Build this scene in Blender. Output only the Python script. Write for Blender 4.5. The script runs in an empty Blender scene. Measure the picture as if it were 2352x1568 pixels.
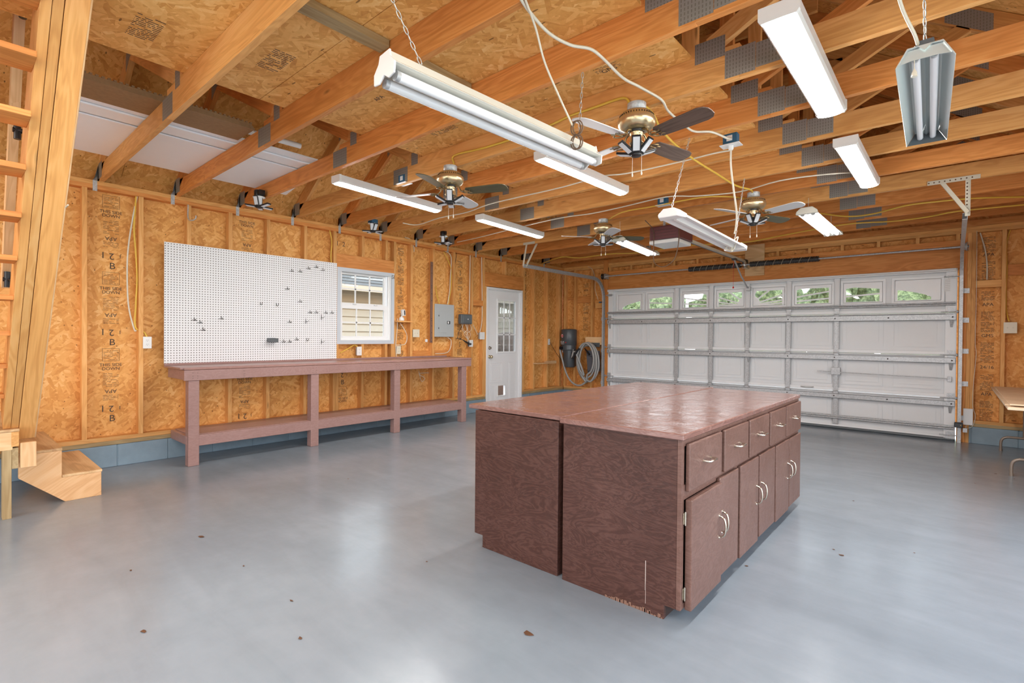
import bpy, math, random
from mathutils import Vector, Matrix, Euler
from mathutils.geometry import tessellate_polygon
random.seed(7)
S = bpy.context.scene
COL = S.collection
PI = math.pi

# ------------------------------------------------------------------ camera
FPX = 1161.19
yaw, pitch, roll, H = math.radians(41.1866), math.radians(-0.51258), math.radians(0.50366), 1.24544
F = Vector((-math.sin(yaw)*math.cos(pitch), math.cos(yaw)*math.cos(pitch), math.sin(pitch)))
r0 = Vector((math.cos(yaw), math.sin(yaw), 0)); u0 = r0.cross(F)
Rr = r0*math.cos(roll)+u0*math.sin(roll); Ru = -r0*math.sin(roll)+u0*math.cos(roll)
cam = bpy.data.cameras.new('camera'); cam.sensor_width = 36; cam.lens = FPX/2352*36
cam.clip_start = 0.02
co = bpy.data.objects.new('camera', cam); COL.objects.link(co)
M = Matrix((Rr, Ru, -F)).transposed().to_4x4(); M.translation = Vector((0, 0, H))
co.matrix_world = M
S.camera = co

# ------------------------------------------------------------------ light and exposure
S.view_settings.view_transform = 'Standard'; S.view_settings.look = 'None'
S.view_settings.gamma = 1; S.view_settings.use_curve_mapping = False
S.view_settings.exposure = 0.52
S.cycles.max_bounces = 8; S.cycles.diffuse_bounces = 4; S.cycles.glossy_bounces = 3; S.cycles.transmission_bounces = 3; S.cycles.transparent_max_bounces = 6
S.cycles.use_adaptive_sampling = True; S.cycles.adaptive_threshold = 0.03; S.cycles.caustics_reflective = False; S.cycles.caustics_refractive = False
LED = 52.0          # strength of the strip light diffusers
SKY = 3.6
w = bpy.data.worlds.new('sky'); S.world = w; w.use_nodes = True
nt = w.node_tree; nt.nodes.clear()
bg = nt.nodes.new('ShaderNodeBackground'); out = nt.nodes.new('ShaderNodeOutputWorld')
tc = nt.nodes.new('ShaderNodeTexCoord'); sx = nt.nodes.new('ShaderNodeSeparateXYZ'); cr = nt.nodes.new('ShaderNodeValToRGB')
cr.color_ramp.elements[0].position = 0.0; cr.color_ramp.elements[0].color = (0.95, 0.97, 1.0, 1)
cr.color_ramp.elements[1].position = 0.6; cr.color_ramp.elements[1].color = (0.78, 0.88, 1.0, 1)
nt.links.new(tc.outputs['Generated'], sx.inputs[0]); nt.links.new(sx.outputs[2], cr.inputs[0])
nt.links.new(cr.outputs[0], bg.inputs[0]); bg.inputs[1].default_value = SKY
nt.links.new(bg.outputs[0], out.inputs[0])
def area_portal(name, loc, rot, sx_, sy_):
    l = bpy.data.lights.new(name, 'AREA'); l.shape = 'RECTANGLE'; l.size = sx_; l.size_y = sy_
    l.cycles.is_portal = True
    o = bpy.data.objects.new(name, l); o.location = loc; o.rotation_euler = rot; COL.objects.link(o)
area_portal('rear_opening_portal', (-2.4, -3.45, 1.2), (PI/2, 0, 0), 4.9, 2.4)
area_portal('side_opening_portal', (1.26, 1.2, 1.15), (0, PI/2, 0), 2.3, 7.6)

# ------------------------------------------------------------------ materials
MAT = {}
class NT:
    def __init__(s, name):
        s.m = bpy.data.materials.new(name); s.m.use_nodes = True
        s.t = s.m.node_tree; s.b = s.t.nodes['Principled BSDF']; s.o = s.t.nodes['Material Output']
    def n(s, typ, **k):
        nd = s.t.nodes.new('ShaderNode'+typ)
        for a, v in k.items(): setattr(nd, a, v)
        return nd
    def l(s, a, b): s.t.links.new(a, b)
    def math(s, op, a, b=None, c=None, clamp=False):
        nd = s.n('Math', operation=op, use_clamp=clamp)
        for i, v in enumerate((a, b, c)):
            if v is None: continue
            if isinstance(v, (int, float)): nd.inputs[i].default_value = v
            else: s.l(v, nd.inputs[i])
        return nd.outputs[0]
    def mix(s, fac, a, b, blend='MIX'):
        nd = s.n('Mix', data_type='RGBA', blend_type=blend)
        for i, v in ((0, fac), (6, a), (7, b)):
            if isinstance(v, (int, float)): nd.inputs[i].default_value = v
            elif isinstance(v, tuple): nd.inputs[i].default_value = (*v, 1) if len(v) == 3 else v
            else: s.l(v, nd.inputs[i])
        return nd.outputs[2]
    def ramp(s, fac, stops):
        nd = s.n('ValToRGB'); e = nd.color_ramp.elements
        while len(e) < len(stops): e.new(0.5)
        for i, (p, c) in enumerate(stops):
            e[i].position = p; e[i].color = (*c, 1)
        s.l(fac, nd.inputs[0]); return nd.outputs[0]
    def map(s, vec, loc=(0,0,0), rot=(0,0,0), sc=(1,1,1)):
        nd = s.n('Mapping'); nd.inputs[1].default_value = loc; nd.inputs[2].default_value = rot; nd.inputs[3].default_value = sc
        s.l(vec, nd.inputs[0]); return nd.outputs[0]
    def noise(s, vec, scale, detail=3, rough=0.5, dist=0):
        nd = s.n('TexNoise'); nd.inputs['Scale'].default_value = scale; nd.inputs['Detail'].default_value = detail
        nd.inputs['Roughness'].default_value = rough; nd.inputs['Distortion'].default_value = dist
        s.l(vec, nd.inputs['Vector']); return nd
    def vor(s, vec, scale, feature='F1'):
        nd = s.n('TexVoronoi', feature=feature); nd.inputs['Scale'].default_value = scale
        s.l(vec, nd.inputs['Vector']); return nd
    def bump(s, h, strength, dist=0.01):
        nd = s.n('Bump'); nd.inputs[0].default_value = strength; nd.inputs[1].default_value = dist
        s.l(h, nd.inputs['Height']); s.l(nd.outputs[0], s.b.inputs['Normal'])
def plain(name, col, rough=0.5, metal=0.0, spec=None, var=0.0, vs=6.0, bump=0.0, bs=60):
    k = NT(name); b = k.b
    b.inputs['Base Color'].default_value = (*col, 1); b.inputs['Roughness'].default_value = rough; b.inputs['Metallic'].default_value = metal
    if spec is not None: b.inputs['Specular IOR Level'].default_value = spec
    tcn = k.n('TexCoord')
    nz = k.noise(tcn.outputs['Object'], vs, 4, 0.6)
    v = max(var, 0.03)
    c = k.mix(nz.outputs[0], tuple(x*(1-v) for x in col), tuple(min(1, x*(1+v)) for x in col)); k.l(c, b.inputs['Base Color'])
    if bump:
        nb = k.noise(tcn.outputs['Object'], bs, 3); k.bump(nb.outputs[0], bump, 0.004)
    MAT[name] = k.m; return k.m

def osb(name, axis, stretch, tint=(1, 1, 1), dark=1.0):
    """strand board: layers of long flat flakes lying at different angles"""
    k = NT(name); tcn = k.n('TexCoord'); P = tcn.outputs['Object']
    nz = k.noise(P, 9, 2); ad = k.n('MixRGB', blend_type='LINEAR_LIGHT'); ad.inputs[0].default_value = 0.007
    k.l(P, ad.inputs[1]); k.l(nz.outputs['Color'], ad.inputs[2]); V = ad.outputs[0]
    layers = []
    angs = stretch
    for i, a in enumerate(angs):
        rot = [0, 0, 0]; rot['xyz'.index(axis)] = a
        sc = [40, 40, 40]; ax2 = [c for c in 'xyz' if c != axis][0]; sc['xyz'.index(ax2)] = 9.5; sc['xyz'.index(axis)] = 9
        mp = k.map(V, (i*3.7, i*1.3, i*2.1), tuple(rot), (1, 1, 1)); mp = k.map(mp, sc=tuple(sc))
        v = k.vor(mp, 1.0); sp = k.n('SeparateColor'); k.l(v.outputs['Color'], sp.inputs[0])
        layers.append((sp.outputs[0], sp.outputs[1]))
    val, h = layers[0]
    for v2, h2 in layers[1:]:
        g = k.math('GREATER_THAN', h2, h)
        nv = k.n('Mix', data_type='FLOAT'); k.l(g, nv.inputs[0]); k.l(val, nv.inputs[2]); k.l(v2, nv.inputs[3])
        val = nv.outputs[0]; h = k.math('MAXIMUM', h, h2)
    big = k.noise(P, 1.6, 3); fine = k.noise(k.map(V, sc=(30, 30, 30)), 1.0, 4, 0.7)
    f = k.math('ADD', k.math('MULTIPLY', val, 0.46), k.math('MULTIPLY_ADD', big.outputs[0], 0.35, 0.02))
    f = k.math('ADD', f, k.math('MULTIPLY', k.math('SUBTRACT', fine.outputs[0], 0.5), 0.4))
    T = lambda c: tuple(x*t*dark for x, t in zip(c, tint))
    col = k.ramp(f, [(0.0, T((0.42, 0.15, 0.035))), (0.16, T((0.62, 0.27, 0.068))), (0.38, T((0.75, 0.37, 0.108))), (0.60, T((0.84, 0.46, 0.16))), (0.85, T((0.93, 0.64, 0.31)))])
    # scattered dark slivers
    vs = k.vor(k.map(V, rot=(0.9, 0.7, 0.8), sc=(14, 60, 50)), 1.0); sp = k.n('SeparateColor'); k.l(vs.outputs['Color'], sp.inputs[0])
    dk = k.math('MULTIPLY', k.math('GREATER_THAN', sp.outputs[2], 0.978), k.math('LESS_THAN', vs.outputs['Distance'], 0.30))
    col = k.mix(k.math('MULTIPLY', dk, 0.75), col, T((0.10, 0.035, 0.01)))
    k.l(col, k.b.inputs['Base Color']); k.b.inputs['Roughness'].default_value = 0.62
    k.b.inputs['Specular IOR Level'].default_value = 0.3
    k.bump(h, 0.12, 0.002)
    MAT[name] = k.m
def lumber(name, lo, mid, hi, knots=1.0, rough=0.55, gs=1.0, slope=False):
    """sawn softwood: grain runs along local X"""
    k = NT(name); tcn = k.n('TexCoord'); oi = k.n('ObjectInfo')
    off = k.n('VectorMath', operation='SCALE'); cmb = k.n('CombineXYZ')
    k.l(oi.outputs['Random'], cmb.inputs[0]); k.l(oi.outputs['Random'], cmb.inputs[1]); k.l(oi.outputs['Random'], cmb.inputs[2])
    k.l(cmb.outputs[0], off.inputs[0]); off.inputs['Scale'].default_value = 37.0
    ad = k.n('VectorMath', operation='ADD'); k.l(tcn.outputs['Object'], ad.inputs[0]); k.l(off.outputs[0], ad.inputs[1]); P = ad.outputs[0]
    if slope: P = k.map(P, rot=(0, 0, PI/2)); P = k.map(P, rot=(0, -0.6, 0))
    # knots bend the grain
    kv = k.vor(k.map(P, sc=(2.6, 9.0, 9.0)), 1.0); sp = k.n('SeparateColor'); k.l(kv.outputs['Color'], sp.inputs[0])
    isk = k.math('GREATER_THAN', sp.outputs[0], 0.80)
    kn = k.math('MULTIPLY', k.math('SUBTRACT', 1.0, k.math('DIVIDE', kv.outputs['Distance'], 0.14), clamp=True), isk)
    halo = k.math('MULTIPLY', k.math('SUBTRACT', 1.0, k.math('DIVIDE', kv.outputs['Distance'], 0.5), clamp=True), isk)
    big = k.noise(k.map(P, sc=(0.9*gs, 7*gs, 7*gs)), 1.0, 3, 0.5, 0.6)
    rings = k.math('SINE', k.math('ADD', k.math('MULTIPLY', big.outputs[0], 62.0), k.math('MULTIPLY', halo, 7.0)))
    rings = k.math('MULTIPLY_ADD', rings, 0.5, 0.5)
    fib = k.noise(k.map(P, sc=(3, 120, 120)), 1.0, 2, 0.6)
    f = k.math('ADD', k.math('MULTIPLY', rings, 0.20), k.math('MULTIPLY_ADD', fib.outputs[0], 0.36, 0.12))
    f = k.math('ADD', f, k.math('MULTIPLY', k.math('SUBTRACT', k.noise(k.map(P, sc=(0.6, 3, 3)), 1.0, 2).outputs[0], 0.5), 0.5))
    col = k.ramp(f, [(0.1, lo), (0.45, mid), (0.8, hi)])
    rv = k.math('MULTIPLY_ADD', oi.outputs['Random'], 0.24, 0.86)
    mu = k.n('VectorMath', operation='SCALE'); k.l(col, mu.inputs[0]); k.l(rv, mu.inputs['Scale'])
    kc = k.mix(k.math('MULTIPLY', kn, 0.85*knots), mu.outputs[0], tuple(x*0.28 for x in lo))
    k.l(kc, k.b.inputs['Base Color']); k.b.inputs['Roughness'].default_value = rough; k.b.inputs['Specular IOR Level'].default_value = 0.3
    k.bump(fib.outputs[0], 0.08, 0.002)
    MAT[name] = k.m
osb('osb_wall', 'x', (0.35, 1.25, -0.75, 2.4), (1.0, 0.97, 0.92))
osb('osb_back', 'y', (1.2, 0.3, -0.6, 1.9), (0.96, 0.86, 0.76))
osb('osb_roof', 'z', (0.2, 1.0, -0.5, 2.2), (1.06, 1.10, 1.05))
lumber('pine', (0.58, 0.255, 0.07), (0.76, 0.385, 0.125), (0.88, 0.53, 0.22))
lumber('pine_orange', (0.50, 0.17, 0.036), (0.70, 0.275, 0.072), (0.84, 0.42, 0.14))
lumber('pine_pale', (0.68, 0.38, 0.17), (0.82, 0.52, 0.27), (0.90, 0.66, 0.39), 0.9)
lumber('treated', (0.27, 0.17, 0.07), (0.42, 0.30, 0.15), (0.56, 0.43, 0.24))
lumber('plywood', (0.42, 0.22, 0.10), (0.66, 0.42, 0.21), (0.80, 0.58, 0.34), 0.2, gs=0.5)
lumber('plywood_pale', (0.66, 0.46, 0.28), (0.80, 0.61, 0.42), (0.86, 0.70, 0.52), 0.1, gs=0.4)
lumber('pine_step', (0.62, 0.30, 0.12), (0.80, 0.47, 0.23), (0.88, 0.60, 0.34), 0.6, slope=True)
# brown painted plywood of the island cabinets
def stained(name, a, b_, c, rough):
    k = NT(name); tcn = k.n('TexCoord'); P = tcn.outputs['Object']
    g = k.noise(k.map(P, sc=(3.0, 3.0, 11.0)), 1.0, 4, 0.55, 1.6)
    s1 = k.math('MULTIPLY_ADD', k.math('SINE', k.math('MULTIPLY', g.outputs[0], 60.0)), 0.5, 0.5)
    f2 = k.noise(P, 2.2, 4, 0.6); f3 = k.noise(k.map(P, sc=(40, 40, 90)), 1.0, 3)
    f = k.math('ADD', k.math('MULTIPLY', s1, 0.26), k.math('MULTIPLY', f2.outputs[0], 0.62))
    f = k.math('ADD', f, k.math('MULTIPLY', f3.outputs[0], 0.22))
    k.l(k.ramp(f, [(0.18, a), (0.5, b_), (0.85, c)]), k.b.inputs['Base Color'])
    k.b.inputs['Roughness'].default_value = rough
    k.b.inputs['Specular IOR Level'].default_value = 0.5 if 'top' in name else 0.28
    k.bump(k.noise(P, 9, 5, 0.65, 0.8).outputs[0], 0.3, 0.012)
    MAT[name] = k.m
stained('cab_side', (0.036, 0.014, 0.010), (0.066, 0.028, 0.021), (0.11, 0.052, 0.041), 0.40)  # light and shade in the colour: dark ends, paler fronts, palest tops
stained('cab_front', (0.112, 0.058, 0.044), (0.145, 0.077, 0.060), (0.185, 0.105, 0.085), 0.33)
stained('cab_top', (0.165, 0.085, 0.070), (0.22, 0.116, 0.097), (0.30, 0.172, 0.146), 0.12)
stained('bench_paint', (0.29, 0.168, 0.148), (0.335, 0.20, 0.178), (0.385, 0.24, 0.218), 0.32)
# floor
k = NT('floor_paint'); tcn = k.n('TexCoord'); P = tcn.outputs['Object']
n1 = k.noise(P, 0.9, 5, 0.55, 0.6); n2 = k.noise(P, 7, 5, 0.6); n3 = k.noise(k.map(P, rot=(0, 0, 0.9), sc=(1.2, 6, 1)), 1.0, 4, 0.6, 0.5)
f = k.math('ADD', k.math('MULTIPLY', n1.outputs[0], 0.5), k.math('ADD', k.math('MULTIPLY', n2.outputs[0], 0.2), k.math('MULTIPLY', n3.outputs[0], 0.3)))
col = k.ramp(f, [(0.28, (0.175, 0.205, 0.235)), (0.5, (0.222, 0.256, 0.290)), (0.72, (0.275, 0.312, 0.350))])
k.l(col, k.b.inputs['Base Color'])
k.b.inputs['Roughness'].default_value = 0.21
k.b.inputs['Specular IOR Level'].default_value = 0.5
k.bump(k.math('ADD', k.noise(P, 3.5, 4, 0.6).outputs[0], k.math('MULTIPLY', n2.outputs[0], 0.3)), 0.10, 0.02)
MAT['floor_paint'] = k.m
# block course paint
plain('block_paint', (0.22, 0.30, 0.36), 0.5, var=0.18, vs=9, bump=0.3, bs=120)
# pegboard: white hardboard with 1 inch hole grid
k = NT('pegboard'); tcn = k.n('TexCoord'); sp = k.n('SeparateXYZ'); k.l(tcn.outputs['Object'], sp.inputs[0])
def cell(v): return k.math('SUBTRACT', k.math('FRACT', k.math('MULTIPLY', v, 1/0.0254)), 0.5)
dy = cell(sp.outputs[1]); dz = cell(sp.outputs[2])
d = k.math('SQRT', k.math('ADD', k.math('MULTIPLY', dy, dy), k.math('MULTIPLY', dz, dz)))
k.l(k.mix(k.math('LESS_THAN', d, 0.19), (0.80, 0.81, 0.83), (0.05, 0.04, 0.03)), k.b.inputs['Base Color'])
k.b.inputs['Roughness'].default_value = 0.45; MAT['pegboard'] = k.m
# truss connector plates: galvanised steel with rows of punched teeth
k = NT('truss_plate'); tcn = k.n('TexCoord'); sp = k.n('SeparateXYZ'); k.l(tcn.outputs['Object'], sp.inputs[0])
a = k.math('SUBTRACT', k.math('FRACT', k.math('MULTIPLY', sp.outputs[0], 62.0)), 0.5)
b2 = k.math('SUBTRACT', k.math('FRACT', k.math('MULTIPLY', sp.outputs[2], 48.0)), 0.5)
sl = k.math('MULTIPLY', k.math('LESS_THAN', k.math('ABSOLUTE', a), 0.17), k.math('LESS_THAN', k.math('ABSOLUTE', b2), 0.33))
k.l(k.mix(sl, (0.30, 0.28, 0.25), (0.20, 0.18, 0.15)), k.b.inputs['Base Color']); k.b.inputs['Metallic'].default_value = 0.2; k.b.inputs['Roughness'].default_value = 0.5
MAT['truss_plate'] = k.m
# galvanised steel
k = NT('galvanised'); tcn = k.n('TexCoord'); v = k.vor(tcn.outputs['Object'], 90.0); sp = k.n('SeparateColor'); k.l(v.outputs['Color'], sp.inputs[0])
k.l(k.mix(sp.outputs[0], (0.40, 0.41, 0.42), (0.55, 0.56, 0.57)), k.b.inputs['Base Color']); k.b.inputs['Metallic'].default_value = 0.35; k.b.inputs['Roughness'].default_value = 0.42
MAT['galvanised'] = k.m
plain('door_steel', (0.84, 0.85, 0.86), 0.42, var=0.03)
plain('door_inner', (0.75, 0.76, 0.77), 0.5, var=0.03)
plain('white_paint', (0.84, 0.84, 0.85), 0.4)
plain('white_vinyl', (0.86, 0.87, 0.88), 0.35)
plain('white_metal', (0.74, 0.73, 0.72), 0.3)
plain('cream_metal', (0.66, 0.64, 0.56), 0.35)
plain('white_panel', (0.93, 0.95, 0.98), 0.6)
plain('almond_plastic', (0.74, 0.68, 0.54), 0.35)
plain('white_plastic', (0.80, 0.80, 0.79), 0.35)
plain('black_plastic', (0.012, 0.012, 0.014), 0.35)
plain('dark_metal', (0.05, 0.04, 0.035), 0.4, 0.6)
plain('black_steel', (0.03, 0.03, 0.03), 0.4)
plain('grey_plastic', (0.10, 0.115, 0.125), 0.35)
plain('vac_grey', (0.075, 0.085, 0.095), 0.33)
plain('bag_grey', (0.12, 0.12, 0.14), 0.7, var=0.2)
plain('hose_grey', (0.38, 0.38, 0.37), 0.4)
plain('panel_grey', (0.42, 0.45, 0.46), 0.38)
plain('box_blue', (0.03, 0.13, 0.24), 0.4)
plain('opener_brown', (0.12, 0.035, 0.04), 0.4)
plain('rail_paint', (0.62, 0.56, 0.44), 0.4, var=0.1)
plain('cord_brown', (0.14, 0.08, 0.045), 0.5)
plain('cord_white', (0.72, 0.67, 0.55), 0.5)
plain('cord_yellow', (0.78, 0.50, 0.07), 0.45)
plain('cord_black', (0.02, 0.02, 0.02), 0.4)
plain('brass', (0.70, 0.58, 0.36), 0.28, 0.85)
plain('antique_brass', (0.34, 0.25, 0.13), 0.35, 0.9)
plain('nickel', (0.62, 0.56, 0.47), 0.25, 1.0)
plain('chain_steel', (0.62, 0.62, 0.60), 0.35, 0.7)
plain('table_leg', (0.26, 0.205, 0.165), 0.4, 0.3)
plain('blade_white', (0.66, 0.67, 0.68), 0.35)
lumber('blade_walnut', (0.055, 0.032, 0.022), (0.13, 0.085, 0.065), (0.20, 0.14, 0.11), 0, 0.4)
lumber('blade_olive', (0.085, 0.075, 0.04), (0.12, 0.11, 0.06), (0.16, 0.145, 0.085), 0, 0.4)
plain('ink', (0.07, 0.045, 0.03), 0.7)
plain('ink_faint', (0.20, 0.105, 0.045), 0.7)
plain('knot_dark', (0.10, 0.04, 0.015), 0.6)
plain('cardboard', (0.30, 0.18, 0.085), 0.8, var=0.25, vs=40)
plain('kick_dark', (0.03, 0.015, 0.012), 0.6)
plain('strip_metal', (0.24, 0.13, 0.09), 0.5, 0.2)
plain('red_paint', (0.6, 0.02, 0.02), 0.4)
plain('scratch', (0.5, 0.42, 0.38), 0.6)
plain('flashing', (0.55, 0.60, 0.66), 0.4)
plain('tube_glass', (0.80, 0.80, 0.81), 0.12)
plain('reflector', (0.64, 0.70, 0.68), 0.18, 0.35)
plain('siding', (0.52, 0.46, 0.37), 0.6)
plain('shingle', (0.11, 0.11, 0.11), 0.9, var=0.4, vs=25)
plain('mulch', (0.20, 0.15, 0.13), 0.9, var=0.5, vs=60)
plain('grass', (0.16, 0.26, 0.06), 0.9, var=0.4, vs=8)
plain('drive', (0.48, 0.47, 0.45), 0.8, var=0.1); plain('bounce_apron', (0.74, 0.74, 0.72), 0.8, var=0.05)
k = NT('leaves'); tcn = k.n('TexCoord'); nz = k.noise(tcn.outputs['Object'], 9.0, 5, 0.8)
k.l(k.ramp(nz.outputs[0], [(0.36, (0.02, 0.032, 0.014)), (0.5, (0.10, 0.135, 0.05)), (0.64, (0.30, 0.33, 0.17))]), k.b.inputs['Base Color'])
k.b.inputs['Roughness'].default_value = 0.7; MAT['leaves'] = k.m
def emis(name, col, st):
    k = NT(name); k.b.inputs['Base Color'].default_value = (*col, 1); k.b.inputs['Emission Color'].default_value = (*col, 1); k.b.inputs['Emission Strength'].default_value = st; MAT[name] = k.m
emis('led_on', (1.0, 0.98, 0.95), LED)
emis('tube_on', (1.0, 0.99, 0.97), 4.5)
emis('bulb_led', (0.55, 0.57, 0.60), 0.12)
k = NT('glass'); g = k.n('BsdfGlossy'); t = k.n('BsdfTransparent'); mx = k.n('MixShader'); fr = k.n('Fresnel'); fr.inputs[0].default_value = 1.45
g.inputs['Roughness'].default_value = 0.02; t.inputs[0].default_value = (0.96, 0.98, 0.97, 1)
k.l(k.math('MULTIPLY', fr.outputs[0], 0.8), mx.inputs[0]); k.l(t.outputs[0], mx.inputs[1]); k.l(g.outputs[0], mx.inputs[2]); k.l(mx.outputs[0], k.o.inputs[0]); MAT['glass'] = k.m

# ------------------------------------------------------------------ geometry helpers
class MB:
    def __init__(s): s.v = []; s.f = []; s.sm = []
    def add(s, vs, fs, smooth=False):
        o = len(s.v); s.v += [tuple(v) for v in vs]; s.f += [tuple(i+o for i in f) for f in fs]; s.sm += [smooth]*len(fs); return s
    def box(s, a, b, M=None):
        x0, y0, z0 = a; x1, y1, z1 = b
        x0, x1 = min(x0, x1), max(x0, x1); y0, y1 = min(y0, y1), max(y0, y1); z0, z1 = min(z0, z1), max(z0, z1)
        vs = [Vector(p) for p in ((x0,y0,z0),(x1,y0,z0),(x1,y1,z0),(x0,y1,z0),(x0,y0,z1),(x1,y0,z1),(x1,y1,z1),(x0,y1,z1))]
        if M is not None: vs = [M @ v for v in vs]
        return s.add(vs, [(0,3,2,1),(4,5,6,7),(0,1,5,4),(1,2,6,5),(2,3,7,6),(3,0,4,7)])
    def bar(s, p0, p1, w_, t_, up=(0, 0, 1)):
        """box along p0->p1, w_ along 'up', t_ along the side"""
        p0 = Vector(p0); p1 = Vector(p1); x = (p1-p0); L = x.length; x.normalize()
        y = Vector(up).cross(x)
        if y.length < 1e-6: y = Vector((0, 1, 0)).cross(x)
        y.normalize(); z = x.cross(y)
        M = Matrix((x, y, z)).transposed().to_4x4(); M.translation = p0
        return s.box((0, -t_/2, -w_/2), (L, t_/2, w_/2), M)
    def tube(s, pts, r, n=8, cap=True, closed=False):
        pts = [Vector(p) for p in pts]; N = len(pts); rings = []
        prev = None
        for i, p in enumerate(pts):
            if closed: t = pts[(i+1) % N]-pts[i-1]
            else: t = pts[min(i+1, N-1)]-pts[max(i-1, 0)]
            t.normalize()
            if prev is None:
                a = Vector((0, 0, 1)) if abs(t.z) < 0.9 else Vector((1, 0, 0)); u = t.cross(a).normalized()
            else:
                u = (prev - t*prev.dot(t))
                u = u.normalized() if u.length > 1e-6 else t.orthogonal().normalized()
            prev = u; v = t.cross(u)
            rr = r[i] if isinstance(r, (list, tuple)) else r
            rings.append([p+(u*math.cos(2*PI*j/n)+v*math.sin(2*PI*j/n))*rr for j in range(n)])
        vs = [q for ring in rings for q in ring]; fs = []
        for i in range(N if closed else N-1):
            i2 = (i+1) % N
            for j in range(n): fs.append((i*n+j, i*n+(j+1) % n, i2*n+(j+1) % n, i2*n+j))
        s.add(vs, fs, True)
        if cap and not closed: s.add(rings[0], [tuple(reversed(range(n)))]); s.add(rings[-1], [tuple(range(n))])
        return s
    def lathe(s, c, prof, n=24, axis='z', smooth=True):
        """prof: list of (radius, offset along axis)"""
        c = Vector(c); rings = []
        for r_, h in prof:
            ring = []
            for j in range(n):
                a = 2*PI*j/n; q = (r_*math.cos(a), r_*math.sin(a), h)
                if axis == 'x': q = (q[2], q[0], q[1])
                if axis == 'y': q = (q[1], q[2], q[0])
                ring.append(c+Vector(q))
            rings.append(ring)
        vs = [q for ring in rings for q in ring]; fs = []
        for i in range(len(rings)-1):
            for j in range(n): fs.append((i*n+j, i*n+(j+1) % n, (i+1)*n+(j+1) % n, (i+1)*n+j))
        s.add(vs, fs, smooth)
        for ring, rev in ((rings[0], True), (rings[-1], False)):
            if (ring[0]-ring[n//2]).length > 1e-5: s.add(ring, [tuple(reversed(range(n))) if rev else tuple(range(n))])
        return s
    def prism(s, outer, holes, to3, t):
        """flat shape with holes, given in 2D; to3(u,v,w) -> point; thickness t along w"""
        loops = [outer]+list(holes)
        tri = tessellate_polygon([[Vector((u, v, 0)) for u, v in lp] for lp in loops])
        flat = [q for lp in loops for q in lp]; n = len(flat)
        vs = [to3(u, v, 0) for u, v in flat]+[to3(u, v, t) for u, v in flat]
        fs = [tuple(f) for f in tri]+[tuple(i+n for i in reversed(f)) for f in tri]
        o = 0
        for lp in loops:
            m = len(lp)
            for i in range(m): fs.append((o+i, o+(i+1) % m, n+o+(i+1) % m, n+o+i))
            o += m
        return s.add(vs, fs)
    def build(s, name, mat, parent=None, bevel=0.0, fix=True, seg=1):
        me = bpy.data.meshes.new(name); me.from_pydata(s.v, [], s.f); me.update()
        if fix:
            import bmesh
            bm = bmesh.new(); bm.from_mesh(me); bmesh.ops.recalc_face_normals(bm, faces=bm.faces); bm.to_mesh(me); bm.free()
        me.materials.append(MAT[mat] if isinstance(mat, str) else mat)
        for p, q in zip(me.polygons, s.sm): p.use_smooth = q
        o = bpy.data.objects.new(name, me); COL.objects.link(o)
        if bevel:
            m = o.modifiers.new('bevel', 'BEVEL'); m.width = bevel; m.segments = seg; m.limit_method = 'ANGLE'; m.angle_limit = 0.7
        if parent is not None: adopt(o, parent)
        return o
def adopt(o, parent):
    o.parent = parent; o.matrix_parent_inverse = WORLD.get(parent.name, Matrix.Identity(4)).inverted()
WORLD = {}
def tag(o, label=None, cat=None, group=None, kind=None):
    if label: o['label'] = label
    if cat: o['category'] = cat
    if group: o['group'] = group
    if kind: o['kind'] = kind
    if o.name not in WORLD: WORLD[o.name] = Matrix.Identity(4)
    return o
def reg(o): 
    if o.name not in WORLD: WORLD[o.name] = Matrix.Identity(4)
    return o
def thing(name, loc, label=None, cat=None, group=None, kind=None):
    o = bpy.data.objects.new(name, None); o.empty_display_size = 0.05; o.location = loc; COL.objects.link(o)
    WORLD[o.name] = Matrix.Translation(Vector(loc))
    return tag(o, label, cat, group, kind)
def dup(root, loc, rotz=0.0, label=None):
    r = root.copy(); r.location = loc; r.rotation_euler = (0, 0, rotz); COL.objects.link(r)
    if label: r['label'] = label
    for ch in list(root.children):
        c = ch.copy(); c.parent = r; c.matrix_parent_inverse = ch.matrix_parent_inverse.copy(); COL.objects.link(c)
        for g in list(ch.children):
            d = g.copy(); d.parent = c; d.matrix_parent_inverse = g.matrix_parent_inverse.copy(); COL.objects.link(d)
    return r
def board(name, p0, p1, w_, t_, mat, parent=None, up=(0, 0, 1), bevel=0.0015, ends=(0, 0)):
    """one sawn board; local X is its length so the grain follows it; ends = slant of the end cuts (dx at top)"""
    p0 = Vector(p0); p1 = Vector(p1); x = (p1-p0); L = x.length; x.normalize()
    y = Vector(up).cross(x)
    if y.length < 1e-6: y = Vector((0, 1, 0)).cross(x)
    y.normalize(); z = x.cross(y)
    e0, e1 = ends
    vs = [(-e0,-t_/2,-w_/2),(L-e1,-t_/2,-w_/2),(L-e1,t_/2,-w_/2),(-e0,t_/2,-w_/2),(e0,-t_/2,w_/2),(L+e1,-t_/2,w_/2),(L+e1,t_/2,w_/2),(e0,t_/2,w_/2)]
    b = MB(); b.add(vs, [(0,3,2,1),(4,5,6,7),(0,1,5,4),(1,2,6,5),(2,3,7,6),(3,0,4,7)])
    o = b.build(name, mat, None, bevel, fix=False)
    M = Matrix((x, y, z)).transposed().to_4x4(); M.translation = p0
    o.matrix_basis = M
    WORLD[o.name] = M.copy()
    if parent is not None: adopt(o, parent)
    return o
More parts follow.
